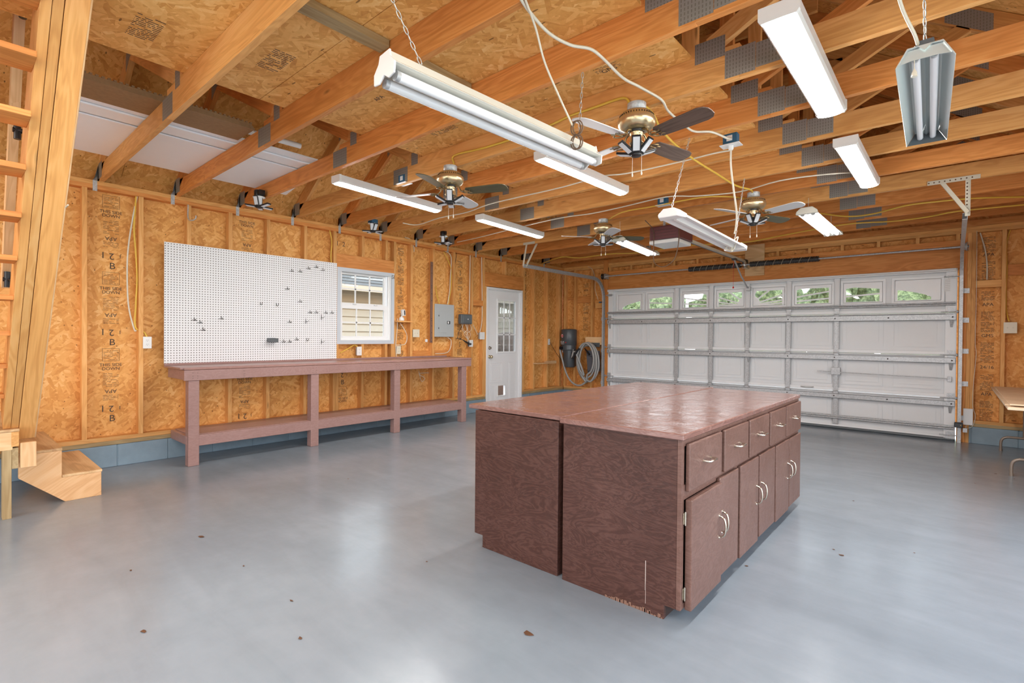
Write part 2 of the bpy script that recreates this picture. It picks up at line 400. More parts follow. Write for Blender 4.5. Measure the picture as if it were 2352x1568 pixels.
def text(name, s, origin, right, up, size, mat, parent, align='CENTER'):
    cu = bpy.data.curves.new(name, 'FONT'); cu.body = s; cu.size = size; cu.extrude = 0.0003; cu.align_x = align; cu.align_y = 'CENTER'; cu.space_line = 0.9
    cu.materials.append(MAT[mat]); o = bpy.data.objects.new(name, cu); COL.objects.link(o)
    x = Vector(right).normalized(); y = Vector(up).normalized(); z = x.cross(y)
    me = bpy.data.meshes.new_from_object(o); bpy.data.objects.remove(o); bpy.data.curves.remove(cu)
    o = bpy.data.objects.new(name, me); COL.objects.link(o)
    M = Matrix((x, y, z)).transposed().to_4x4(); M.translation = Vector(origin); o.matrix_basis = M
    if parent is not None: adopt(o, parent)
    return o
def smooth_path(pts, sub=6):
    P = [Vector(p) for p in pts]; outp = []
    for i in range(len(P)-1):
        a = P[max(i-1, 0)]; b = P[i]; c = P[i+1]; d = P[min(i+2, len(P)-1)]
        for j in range(sub):
            t = j/sub
            outp.append(0.5*((2*b)+(c-a)*t+(2*a-5*b+4*c-d)*t*t+(3*b-a-3*c+d)*t**3))
    outp.append(P[-1]); return outp
def cable(name, pts, r, mat, label=None, cat='cable', parent=None, group=None, sub=6):
    o = MB().tube(smooth_path(pts, sub), r, 6).build(name, mat, parent)
    if parent is None: tag(o, label, cat, group)
    return o
def un(px, py, ax, v):
    d_ = F+Rr*((px-1176)/FPX)-Ru*((py-784)/FPX); i = 'xyz'.index(ax); t_ = (v-(0, 0, H)[i])/d_[i]; return Vector((0, 0, H))+d_*t_
def chain_mb(p0, p1, link=0.034, wr=0.0022, width=0.012):
    """steel chain: oval links alternately turned"""
    b = MB(); p0 = Vector(p0); p1 = Vector(p1); d = p1-p0; L = d.length; d.normalize()
    n = max(2, round(L/(link*0.8))); st = L/n; a = d.orthogonal().normalized(); c = d.cross(a)
    for i in range(n):
        m = p0+d*(st*(i+0.5)); s_ = a if i % 2 else c
        ring = [m+d*(math.sin(t)*link*0.5)+s_*(math.cos(t)*width*0.5) for t in [2*PI*j/8 for j in range(8)]]
        b.tube(ring, wr, 4, closed=True)
    return b

# ================================================================== THE SETTING
XW, YB = -5.916, 8.33
def struct(o): o['kind'] = 'structure'; return o
struct(MB().box((-6.1, -3.7, -0.12), (1.35, 8.5, 0)).build('floor', 'floor_paint'))
# --- left wall
hole = lambda a, b, c, d: [(a, c), (b, c), (b, d), (a, d)]
toL = lambda u, v, w_: (-6.006-w_, u, v)
wl = struct(MB().prism([(-3.6, 0.2), (6.10, 0.2), (6.10, 2.09), (7.03, 2.09), (7.03, 0.2), (8.45, 0.2), (8.45, 2.9), (-3.6, 2.9)], [hole(3.42, 4.20, 1.17, 2.11)], toL, 0.014).build('wall_left', 'osb_wall'))
blk = MB()
y = 1.136-0.4064*12
while y < 8.4:
    a, b_ = y, y+0.4004
    if a < 7.03 and b_ > 6.10:
        if a < 6.08: b_ = 6.095
        elif b_ > 7.05: a = 7.035
        else: a = b_
    if b_-a > 0.02: blk.box((-6.10, a, 0), (-5.905, b_, 0.203))
    y += 0.4064
blk.box((-6.09, -3.6, 0), (-5.911, 6.095, 0.2)); blk.box((-6.09, 7.035, 0), (-5.911, 8.32, 0.2))
blk.build('block_course', 'block_paint', wl, 0.004)
def stud(yy, z0=0.281, z1=2.564, name='stud', x0=-6.005, x1=XW, mat='pine'):
    return board(name, ((x0+x1)/2, yy+0.019, z0), ((x0+x1)/2, yy+0.019, z1), 0.038, x1-x0, mat, wl, up=(0, 1, 0))
for yy in (-1.97, -1.56, -1.16, -0.75, -0.345, 0.06, 0.467, 0.875, 1.297, 1.703, 2.097, 2.50, 2.94, 3.325, 4.24, 4.53, 4.94, 5.355, 5.755, 6.022, 7.07, 7.37, 7.79, 8.19): stud(yy)
stud(3.364, 0.281, 2.12, 'jack_stud'); stud(4.202, 0.281, 2.12, 'jack_stud'); stud(6.061, 0.281, 2.095, 'jack_stud'); stud(7.032, 0.281, 2.095, 'jack_stud')
for yy in (3.73, 4.10): stud(yy, 0.281, 1.13, 'cripple_stud'); stud(yy, 2.29, 2.564, 'cripple_stud')
for yy in (6.56,): stud(yy, 2.33, 2.564, 'cripple_stud')
for (a, b_) in ((-3.6, 1.9), (1.9, 6.09), (7.035, 8.32)):
    board('sill_plate', (-5.96, a, 0.224), (-5.96, b_, 0.224), 0.038, 0.095, 'treated', wl)
    board('bottom_plate', (-5.96, a, 0.262), (-5.96, b_, 0.262), 0.038, 0.089, 'pine', wl)
for (a, b_) in ((-3.6, 2.2), (2.2, 8.42)): board('top_plate', (-5.96, a, 2.583), (-5.96, b_, 2.583), 0.038, 0.089, 'pine_orange', wl)
for (a, b_) in ((-3.6, 0.4), (0.4, 5.0), (5.0, 8.42)): board('top_plate', (-5.96, a, 2.621), (-5.96, b_, 2.621), 0.038, 0.089, 'pine', wl)
board('window_header', (-5.935, 3.364, 2.205), (-5.935, 4.24, 2.205), 0.17, 0.036, 'pine_orange', wl)
board('door_header', (-5.935, 6.061, 2.212), (-5.935, 7.07, 2.212), 0.234, 0.036, 'pine_orange', wl)
board('rough_sill', (-5.96, 3.40, 1.149), (-5.96, 4.20, 1.149), 0.036, 0.089, 'pine', wl)
board('blocking', (-5.985, 4.57, 0.985), (-5.985, 5.355, 0.985), 0.09, 0.036, 'pine_orange', wl)
board('blocking', (-5.96, 5.795, 1.80), (-5.96, 6.02, 1.80), 0.09, 0.085, 'pine_orange', wl)
board('blocking', (-5.97, 5.40, 1.49), (-5.97, 5.755, 1.49), 0.09, 0.06, 'pine', wl)
# --- back wall with the garage door opening
toB = lambda u, v, w_: (u, 8.42+w_, v)
wb = struct(MB().prism([(-6.0, 0.2), (-4.88, 0.2), (-4.88, 2.14), (0.0, 2.14), (0.0, 0.2), (1.3, 0.2), (1.3, 2.72), (0.75, 3.1), (-2.38, 5.15), (-6.0, 2.75)], [], toB, 0.014).build('wall_back', 'osb_back'))
blk = MB()
for a, b_ in ((-5.9, -5.6), (-5.594, -5.19), (-5.184, -4.99), (0.145, 0.165), (0.171, 0.575), (0.581, 1.2)): blk.box((a, 8.32, 0), (b_, 8.48, 0.203))
blk.box((-5.9, 8.326, 0), (-4.99, 8.48, 0.2)); blk.box((0.145, 8.326, 0), (1.2, 8.48, 0.2))
blk.build('block_course', 'block_paint', wb, 0.004)
def bstud(xx, z0=0.281, z1=2.564, name='stud', y0=YB, mat='pine', w_=0.038):
    return board(name, (xx+w_/2, (y0+8.42)/2, z0), (xx+w_/2, (y0+8.42)/2, z1), 8.42-y0, w_, mat, wb, up=(0, 1, 0))
for xx in (-5.91, -5.671, -5.28, -5.012, 0.148, 0.412, 0.82): bstud(xx)
bstud(-4.972, 0.0, 2.564); bstud(-4.93, 0.0, 2.13, 'jack_stud'); bstud(0.03, 0.0, 2.13, 'jack_stud'); bstud(0.109, 0, 2.564); bstud(0.070, 0, 2.564, mat='pine_orange')
for xx in [-4.89, -4.451, -4.03, -3.64, -3.24, -2.85, -2.03, -1.61, -1.21, -0.80, -0.39, 0.0]: bstud(xx, 2.49, 2.564, 'cripple_stud')
board('header_beam', (-4.93, 8.362, 2.27), (0.07, 8.362, 2.27), 0.286, 0.06, 'pine_orange', wb)
board('header_cap', (-4.93, 8.372, 2.452), (0.07, 8.372, 2.452), 0.076, 0.09, 'pine_orange', wb)
for z_, m_ in ((2.583, 'pine'), (2.621, 'pine'), (2.68, 'pine_orange')):
    board('top_plate', (-6.0, 8.375, z_), (1.2, 8.375, z_), 0.038 if z_ < 2.65 else 0.076, 0.089, m_, wb)
for a, b_ in ((-5.9, -4.98), (0.15, 1.15)):
    board('sill_plate', (a, 8.375, 0.224), (b_, 8.375, 0.224), 0.038, 0.095, 'treated', wb); board('bottom_plate', (a, 8.375, 0.262), (b_, 8.375, 0.262), 0.038, 0.089, 'pine', wb)
board('blocking', (-5.376, 8.315, 1.184), (-4.947, 8.315, 1.184), 0.148, 0.03, 'pine_pale', wb)
board('blocking', (-5.18, 8.36, 1.86), (-4.975, 8.36, 1.86), 0.10, 0.06, 'pine', wb)
board('blocking', (-5.63, 8.40, 1.99), (-5.28, 8.40, 1.99), 0.13, 0.03, 'pine_orange', wb)
board('blocking', (-5.87, 8.40, 2.02), (-5.68, 8.40, 2.02), 0.04, 0.04, 'pine_orange', wb)
board('blocking', (0.186, 8.37, 1.935), (0.412, 8.37, 1.935), 0.085, 0.08, 'pine', wb)
board('blocking', (0.45, 8.40, 2.09), (0.82, 8.40, 2.09), 0.13, 0.02, 'pine_orange', wb)
MB().box((-2.47, 8.312, 2.22), (-2.19, 8.33, 2.70)).build('spring_pad', 'plywood', wb, 0.002)
board('jamb_trim', (-4.945, 8.318, 0.0), (-4.945, 8.318, 2.70), 0.09, 0.02, 'pine_orange', wb, up=(1, 0, 0))
# --- right wall and rear wall (outside the picture; large openings added to let more daylight in)
toR = lambda u, v, w_: (1.19+w_, u, v)
wr = struct(MB().prism([(-3.6, 0.0), (8.45, 0.0), (8.45, 2.75), (-3.6, 2.75)], [hole(-2.6, 5.0, 0.02, 2.3)], toR, 0.03).build('wall_right', 'osb_wall'))
for i in range(15): board('stud', (1.145, -3.3+i*0.81, 0.1), (1.145, -3.3+i*0.81, 2.64), 0.038, 0.089, 'pine', wr, up=(0, 1, 0)) if not (-2.7 < -3.3+i*0.81 < 5.05) else None
board('top_plate', (1.145, -3.5, 2.621), (1.145, 8.32, 2.621), 0.038, 0.089, 'pine', wr)
toQ = lambda u, v, w_: (u, -3.6+w_, v)
struct(MB().prism([(-6.1, 0), (-4.85, 0), (-4.85, 2.4), (0.05, 2.4), (0.05, 0), (1.25, 0), (1.25, 2.75), (-2.38, 5.15), (-6.1, 2.7)], [], toQ, 0.03).build('wall_rear', 'osb_back'))
# --- roof deck
SL = 2/3
def zr(x): return 2.83+SL*(min(x, -4.76-x)+5.87)      # underside of the deck, mirrored about the ridge x = -2.38
dk = MB()
for s_ in (1, -1):
    X = lambda x: x if s_ == 1 else -4.76-x
    i = 0; x = -6.35
    while x < -2.38:
        x2 = min(x+1.215, -2.38); xa, xb = X(x), X(x2-(0.004 if x2 < -2.38 else 0)); za, zb = zr(X(x)), zr(X(x2))
        yy = -3.7-(1.2 if i % 2 else 0)
        while yy < 8.5:
            ya, yb = max(yy, -3.7), min(yy+2.436, 8.6)
            if yb > ya: dk.add([(xa, ya, za), (xb, ya, zb), (xb, yb, zb), (xa, yb, za), (xa, ya, za+0.012), (xb, ya, zb+0.012), (xb, yb, zb+0.012), (xa, yb, za+0.012)], [(0,3,2,1),(4,5,6,7),(0,1,5,4),(1,2,6,5),(2,3,7,6),(3,0,4,7)])
            yy += 2.44
        x = x2; i += 1
    xa, xb = X(-6.4), X(-2.36)
    dk.add([(xa, -3.75, zr(X(-6.4))+0.014), (xb, -3.75, zr(X(-2.38))+0.014), (xb, 8.65, zr(X(-2.38))+0.014), (xa, 8.65, zr(X(-6.4))+0.014)], [(0, 1, 2, 3)])
struct(dk.build('ceiling', 'osb_roof'))
# ================================================================== ROOF TRUSSES
NAMES = {-4: 'farthest behind the viewpoint', -3: 'second behind the viewpoint', -2: 'beside the stair opening', 0: 'nearest the stair, first at the top left of the photo',
 1: 'second from the stair, above the hanging strip light near end', 2: 'third from the stair, crossing above the hanging strip light', 3: 'fourth from the stair, passing over the nearest brass ceiling fan',
 4: 'fifth from the stair, just past the nearest brass ceiling fan', 5: 'sixth from the stair, carrying the blue box with the hanging cord', 6: 'seventh from the stair, over the window',
 7: 'eighth from the stair, carrying the two far brass fans', 8: 'ninth from the stair, holding the door track hangers', 9: 'fourth from the garage door wall', 10: 'third from the garage door wall',
 11: 'second from the garage door wall'}
def truss(k_):
    yn = 0.995+0.6096*k_; yc = yn+0.019
    t = thing('roof_truss', (-2.38, yc, 2.64), 'wooden attic roof truss, '+NAMES[k_], 'roof truss', 'roof trusses overhead')
    om = random.choice(['pine_orange', 'pine_orange', 'pine'])
    if k_ in (5, 6, 8): om = 'pine'
    B = lambda n, a, b_, w_, mat=om, e=(0, 0): board(n, (a[0], yc, a[1]), (b_[0], yc, b_[1]), w_, 0.038, mat, t, up=(0, 0, 1), ends=e)
    B('bottom_chord', (-6.0, 2.71), (-3.86, 2.71), 0.14)
    B('bottom_chord', (-3.86, 2.732), (-0.88, 2.732), 0.184)
    B('bottom_chord', (-0.88, 2.71), (1.19, 2.71), 0.14)
    for s_ in (1, -1):
        X = (lambda x: x) if s_ == 1 else (lambda x: -4.76-x)
        zb = lambda x: 2.66+SL*(x+5.87)
        a, b_ = (X(-6.3), zb(-6.3)+0.084), (X(-2.385), zb(-2.385)+0.084)
        if s_ == 1: B('rafter', a, b_, 0.139)
        else: B('rafter', b_, a, 0.139)
        px = X(-3.605); board('knee_post', (px, yc, 2.824), (px, yc, zb(-3.605)), 0.089, 0.038, om, t, up=(1, 0, 0))
        a, b_ = (X(-3.72), 2.865), (X(-4.80), 3.40)
        if s_ == 1: B('diagonal_web', b_, a, 0.089)
        else: B('diagonal_web', a, b_, 0.089)
    B('collar_tie', (-3.9, 3.95), (-0.86, 3.95), 0.139)
    yy, d = yn-0.0012, 0.0012
    for (x0, x1, z0, z1) in ((-3.955, -3.745, 2.648, 2.783), (-3.69, -3.60, 2.775, 2.885), (-0.955, -0.80, 2.652, 2.80), (-0.798, -0.64, 2.662, 2.79), (-1.12, -0.955, 2.782, 2.895), (-5.93, -5.80, 2.66, 2.80)):
        MB().box((x0, yy, z0), (x1, yy+d, z1)).build('connector_plate', 'truss_plate', t)
    for X in ((lambda x: x), (lambda x: -4.76-x)):
        x0 = X(-4.93); x1 = X(-4.68); z0 = 3.30
        MB().add([(x0, yy, z0), (x1, yy, z0+0.167), (x1, yy, z0+0.30), (x0, yy, z0+0.13), (x0, yy+d, z0), (x1, yy+d, z0+0.167), (x1, yy+d, z0+0.30), (x0, yy+d, z0+0.13)], [(0,3,2,1),(4,5,6,7),(0,1,5,4),(1,2,6,5),(2,3,7,6),(3,0,4,7)]).build('connector_plate', 'truss_plate', t)
    if k_ >= 0:
        T = MB(); T.box((-5.916, yn-0.045, 2.545), (-5.9145, yn-0.012, 2.64))
        T.add([(-5.9145, yn-0.045, 2.64), (-5.9145, yn-0.012, 2.64), (-5.95, yn-0.0005, 2.70), (-5.95, yn-0.0005, 2.80), (-5.93, yn-0.0005, 2.80), (-5.913, yn-0.03, 2.67)], [(0, 1, 2, 5), (5, 2, 3, 4)])
        for zz in (2.56, 2.58, 2.60, 2.62): T.lathe((-5.914, yn-0.029, zz), [(0.0025, 0), (0.0025, 0.001)], 6, 'x')
        T.build('hurricane_tie', 'galvanised', t)
    # knots and a few coloured stains are in the wood material
    return t
TR = {k_: truss(k_) for k_ in NAMES}
# OSB attic floor on top of the chords
af = MB()
for i, (a, b_) in enumerate(((-3.6, -1.0), (-1.0, 1.438), (1.442, 3.876), (3.88, 6.31), (6.314, 8.32))):
    for xa, xb in ((-3.53, -2.312), (-2.308, -1.14)): af.box((xa, a, 2.825), (xb, b_, 2.843))
af = tag(af.build('attic_floor', 'osb_roof'), 'strand board attic flooring laid on top of the roof trusses', 'attic floor')
for (x_, y0, y1) in ((-2.33, 1.035, 1.60), (-2.33, 1.645, 2.21)):
    o = board('floor_cleat', (x_, y0, 2.803), (x_, y1, 2.803), 0.04, 0.085, 'treated')
    tag(o, 'weathered greenish board under the attic floor, '+('between the first two trusses' if y0 < 1.5 else 'behind the near end of the hanging strip light'), 'board')
# white hollow panels stored on the chords by the left wall
def slab(name, pts, z0, t_, mat, label, cat, g=None):
    b = MB(); n = len(pts); b.add([(x, y, z0) for x, y in pts]+[(x, y, z0+t_) for x, y in pts], [tuple(range(n))[::-1], tuple(range(n, 2*n))]+[(i, (i+1) % n, n+(i+1) % n, n+i) for i in range(n)])
    return tag(b.build(name, mat, bevel=0.002), label, cat, g)
slab('foam_panel', [(-5.55, 0.50), (-4.62, 0.50), (-4.62, 2.38), (-5.55, 2.55)], 2.783, 0.012, 'white_panel', 'white flat panel stored on the truss chords, lowest of the stack', 'panel', 'white panels stored overhead')
slab('foam_panel', [(-4.60, 0.50), (-4.42, 0.50), (-4.42, 2.33), (-4.60, 2.36)], 2.790, 0.014, 'white_panel', 'narrow white strip panel beside the large white panel overhead', 'panel', 'white panels stored overhead')
slab('foam_panel', [(-4.95, 0.50), (-4.30, 0.50), (-4.30, 2.26), (-4.95, 2.3)], 2.806, 0.012, 'white_panel', 'white panel on top of the overhead stack, nearest the attic floor', 'panel', 'white panels stored overhead')
b = MB()
for i in range(3): b.box((-4.29+0.07*i, 0.50, 2.783+0.012*i), (-3.97, 1.585-0.01*i, 2.795+0.012*i))
for i in range(36): b.box((-4.0, 0.50+i*0.03, 2.819), (-3.965, 0.515+i*0.03, 2.828))
tag(b.build('cardboard_bundle', 'cardboard'), 'brown ribbed cardboard bundle lying on the truss chords beside the white panels', 'cardboard')
tag(MB().tube([(-4.22, 1.60, 2.85), (-4.20, 2.05, 2.85)], 0.022, 12).build('plastic_pipe', 'white_plastic'), 'short white pipe end poking out above the white panels', 'pipe')

# ================================================================== GARAGE DOOR
GX0, GX1 = -4.895, 0.02
gd = struct(thing('door_1', (-2.44, 8.37, 0), 'white sectional overhead garage door with sunburst windows, closed', 'garage door'))
SEC = [(0.02, 0.531), (0.535, 1.064), (1.068, 1.598), (1.602, 2.145)]
PX = [(-4.72, -4.215), (-4.13, -3.62), (-3.50, -3.03), (-2.93, -2.475), (-2.375, -1.90), (-1.80, -1.30), (-1.19, -0.715), (-0.617, -0.118)]
toD = lambda u, v, w_: (u, 8.372-w_, v)
def ring(b, x0, x1, z0, z1, wd, y_, t_):
    b.prism([(x0, z0), (x1, z0), (x1, z1), (x0, z1)], [[(x0+wd, z0+wd), (x1-wd, z0+wd), (x1-wd, z1-wd), (x0+wd, z1-wd)]], lambda u, v, w_: (u, y_-w_, v), t_)
for i, (z0, z1) in enumerate(SEC):
    b = MB(); W0, W1 = z0+0.142, z1-0.10
    if i == 3:
        W0, W1 = 1.742, 2.048
        b.prism([(GX0, z0), (GX1, z0), (GX1, z1), (GX0, z1)], [hole(x0, x1, W0, W1) for x0, x1 in PX], toD, 0.004)
    else:
        b.box((GX0, 8.368, z0), (GX1, 8.372, z1))
        for x0, x1 in PX:
            ring(b, x0, x1, W0-0.05, W1+0.05, 0.014, 8.368, 0.011); ring(b, x0+0.05, x1-0.05, W0, W1, 0.010, 8.368, 0.008)
            b.box((x0+0.058, 8.3655, W0+0.008), (x1-0.058, 8.368, W1-0.008))
    # folded top and bottom edges
    b.box((GX0, 8.345, z0), (GX1, 8.368, z0+0.012)); b.box((GX0, 8.345, z1-0.012), (GX1, 8.368, z1))
    s_ = b.build('section', 'door_inner', gd)
    for zz, hh in ((z0+0.002, 0.042), (z1-0.012, 0.012) if i < 3 else (z1-0.045, 0.045)):
        MB().box((GX0, 8.335, zz), (GX1, 8.35, zz+hh)).build('rail', 'door_steel', gd, 0.003)
    if i == 3:
        for p, (x0, x1) in enumerate(PX):
            fr = MB(); ring(fr, x0-0.018, x1+0.018, W0-0.018, W1+0.018, 0.022, 8.369, 0.016); ring(fr, x0+0.012, x1-0.012, W0+0.012, W1-0.012, 0.008, 8.366, 0.006)
            fo = fr.build('window_frame', 'white_vinyl', gd, 0.002)
            CX, CZ = -2.42, 1.762
            mir = (x0+x1)/2 < CX
            a, c = (x0, x1) if not mir else (2*CX-x1, 2*CX-x0)
            reg_ = []; n = 14; xa, xb = a+0.045, c-0.05
            if p in (0, 7): xb = min(xb, CX+2.19)
            zt = lambda x: CZ+0.262*math.sqrt(max(0, 1-((x-CX)/2.22)**2))
            top = [(x, min(zt(x), 1.985)) for x in [xb+(xa-xb)*j/n for j in range(n+1)]]
            poly = [(xa, 1.77), (xb, 1.77)]+[q for q in top if q[1] > 1.772]
            def clip(poly, nx, nz, d_):
                outp = []
                for j in range(len(poly)):
                    P1, P2 = poly[j], poly[(j+1) % len(poly)]; d1 = P1[0]*nx+P1[1]*nz-d_; d2 = P2[0]*nx+P2[1]*nz-d_
                    if d1 >= 0: outp.append(P1)
                    if (d1 >= 0) != (d2 >= 0):
                        t_ = d1/(d1-d2); outp.append((P1[0]+(P2[0]-P1[0])*t_, P1[1]+(P2[1]-P1[1])*t_))
                return outp
            angs = [math.radians(q) for q in (-5, 3.8, 9, 18, 38, 66, 95)] if p not in (0, 7) else [math.radians(q) for q in (-5, 95)]
            cells = []
            for a0, a1 in zip(angs, angs[1:]):
                q = clip(poly, -math.sin(a0), math.cos(a0), -math.sin(a0)*CX+math.cos(a0)*CZ+0.010)
                if len(q) > 2: q = clip(q, math.sin(a1), -math.cos(a1), math.sin(a1)*CX-math.cos(a1)*CZ+0.010)
                am = (max(a0, 0)+min(a1, PI/2))/2
                if len(q) > 2: q = clip(q, math.cos(am), math.sin(am), math.cos(am)*CX+math.sin(am)*CZ+0.17)
                if len(q) > 2:
                    ar = abs(sum(q[j][0]*q[(j+1) % len(q)][1]-q[(j+1) % len(q)][0]*q[j][1] for j in range(len(q))))/2
                    clean = [q[j] for j in range(len(q)) if (abs(q[j][0]-q[j-1][0])+abs(q[j][1]-q[j-1][1])) > 1e-4]
                    if ar > 0.0004 and len(clean) > 2: cells.append(clean)
            if mir: cells = [[(2*CX-u, v) for u, v in reversed(q)] for q in cells]
            ins = MB().prism(hole(x0-0.006, x1+0.006, W0-0.006, W1+0.006), cells, lambda u, v, w_: (u, 8.368-w_, v), 0.008)
            ins.build('sunburst_insert', 'white_vinyl', fo)
            MB().box((x0+0.004, 8.374, W0+0.004), (x1-0.004, 8.377, W1-0.004)).build('pane', 'glass', fo)
    for x_ in (-3.565, -2.985, -2.425, -1.85, -1.245):
        MB().box((x_-0.032, 8.325, z0+0.046), (x_+0.032, 8.35, z1-0.014)).box((x_-0.022, 8.321, z0+0.05), (x_+0.022, 8.326, z1-0.02)).build('stile', 'galvanised' if i < 3 else 'door_inner', gd, 0.002)
    for x0, x1 in ((GX0, -4.80), (-0.09, GX1)): MB().box((x0, 8.325, z0), (x1, 8.368, z1)).build('end_stile', 'door_steel', gd, 0.003)
# horizontal struts
for z0, z1 in ((1.504, 1.577), (0.968, 1.034), (0.434, 0.496)):
    b = MB(); b.box((GX0+0.005, 8.288, z0), (GX1-0.01, 8.292, z1)); b.box((GX0+0.005, 8.288, z1-0.003), (GX1-0.01, 8.322, z1)); b.box((GX0+0.005, 8.288, z0), (GX1-0.01, 8.322, z0+0.003))
    s_ = b.build('strut', 'galvanised', gd)
    h = MB()
    for x_ in (GX0+0.03, -4.19, -3.565, -2.985, -1.85, -1.26, -0.66, GX1-0.04): h.lathe((x_, 8.287, (z0+z1)/2), [(0.009, 0), (0.007, -0.003), (0.0, -0.003)], 10, 'y')
    h.build('bolt_heads', 'dark_metal', s_)
    for x_ in (-4.85, -2.40, -0.03):
        c = MB(); c.add([(x_-0.02, 8.325, z0), (x_+0.02, 8.325, z0), (x_-0.012, 8.325, z0-0.09), (x_+0.012, 8.325, z0-0.09), (x_-0.02, 8.29, z0), (x_+0.02, 8.29, z0)], [(0, 4, 2), (1, 3, 5), (4, 5, 3, 2)]); c.build('strut_brace', 'galvanised', gd)
for z0, z1, r_ in ((1.683, 1.734, 1), (0.135, 0.205, 1), (2.10, 2.15, 0)):
    b = MB(); b.tube([(GX0, 8.30, (z0+z1)/2+0.009), (GX1-0.015, 8.30, (z0+z1)/2+0.009)], 0.011, 8); b.tube([(GX0, 8.302, (z0+z1)/2-0.013), (GX1-0.015, 8.302, (z0+z1)/2-0.013)], 0.011, 8); b.box((GX0, 8.306, z0+0.008), (GX1-0.015, 8.325, z1-0.006))
    b.build('reinforcing_rail', 'galvanised' if r_ else 'door_steel', gd)
MB().tube([(GX0, 8.335, 0.02), (GX1, 8.335, 0.02)], 0.0195, 8).box((GX0, 8.335, 0.002), (GX1, 8.36, 0.03)).build('bottom_seal', 'grey_plastic', gd)
for zb in (0.533, 1.066, 1.60):
    for x_ in (-3.565, -2.985, -2.425, -1.85, -1.245):
        MB().box((x_-0.028, 8.317, zb+0.008), (x_+0.028, 8.322, zb+0.06)).box((x_-0.024, 8.317, zb-0.055), (x_+0.024, 8.322, zb-0.008)).tube([(x_-0.03, 8.314, zb), (x_+0.03, 8.314, zb)], 0.007, 8).build('hinge', 'galvanised', gd)
    for x_, sg in ((-4.86, -1), (-0.03, 1)):
        MB().box((x_-0.035, 8.315, zb+0.005), (x_+0.035, 8.32, zb+0.06)).box((x_-0.03, 8.315, zb-0.05), (x_+0.03, 8.32, zb-0.005)).tube([(x_-0.10*sg, 8.305, zb+0.005), (x_+0.07*sg, 8.305, zb+0.005)], 0.006, 8).lathe((x_+0.06*sg-0.007, 8.305, zb+0.005), [(0.02, -0.006), (0.02, 0.006)], 12, 'x').build('roller_hinge', 'galvanised', gd)
for x_, sg in ((-4.86, -1), (-0.03, 1)):
    MB().box((x_-0.04, 8.312, 2.02), (x_+0.05, 8.317, 2.06)).tube([(x_-0.08*sg, 8.30, 2.04), (x_+0.07*sg, 8.30, 2.04)], 0.006, 8).build('top_roller', 'galvanised', gd)
    MB().box((x_-0.04, 8.312, 0.03), (x_+0.05, 8.317, 0.12)).tube([(x_-0.10*sg, 8.30, 0.075), (x_+0.07*sg, 8.30, 0.075)], 0.006, 8).build('bottom_bracket', 'galvanised', gd)
# lock bar and lift handle
b = MB(); b.tube([(-1.42, 8.29, 0.80), (-1.20, 8.29, 0.795), (-0.02, 8.29, 0.775)], 0.006, 8); b.box((-1.30, 8.285, 0.76), (-1.19, 8.32, 0.86)); b.box((-0.06, 8.285, 0.74), (-0.02, 8.32, 0.80)); b.box((-1.47, 8.284, 0.793), (-1.40, 8.292, 0.81))
b.build('lock_bar', 'galvanised', gd, 0.002)
MB().tube(smooth_path([(-1.68, 8.335, 0.566), (-1.66, 8.30, 0.566), (-1.60, 8.292, 0.566), (-1.54, 8.30, 0.566), (-1.52, 8.335, 0.566)]), 0.007, 8).build('lift_handle', 'chain_steel', gd)
lb = MB(); lb.box((-0.10, 8.322, 1.86), (-0.045, 8.3245, 2.04)); lo = lb.build('warning_sticker', 'white_plastic', gd)
for j in range(7): MB().box((-0.095, 8.3215, 1.87+j*0.022), (-0.05, 8.322, 1.872+j*0.022)).build('print_line', 'ink', lo)
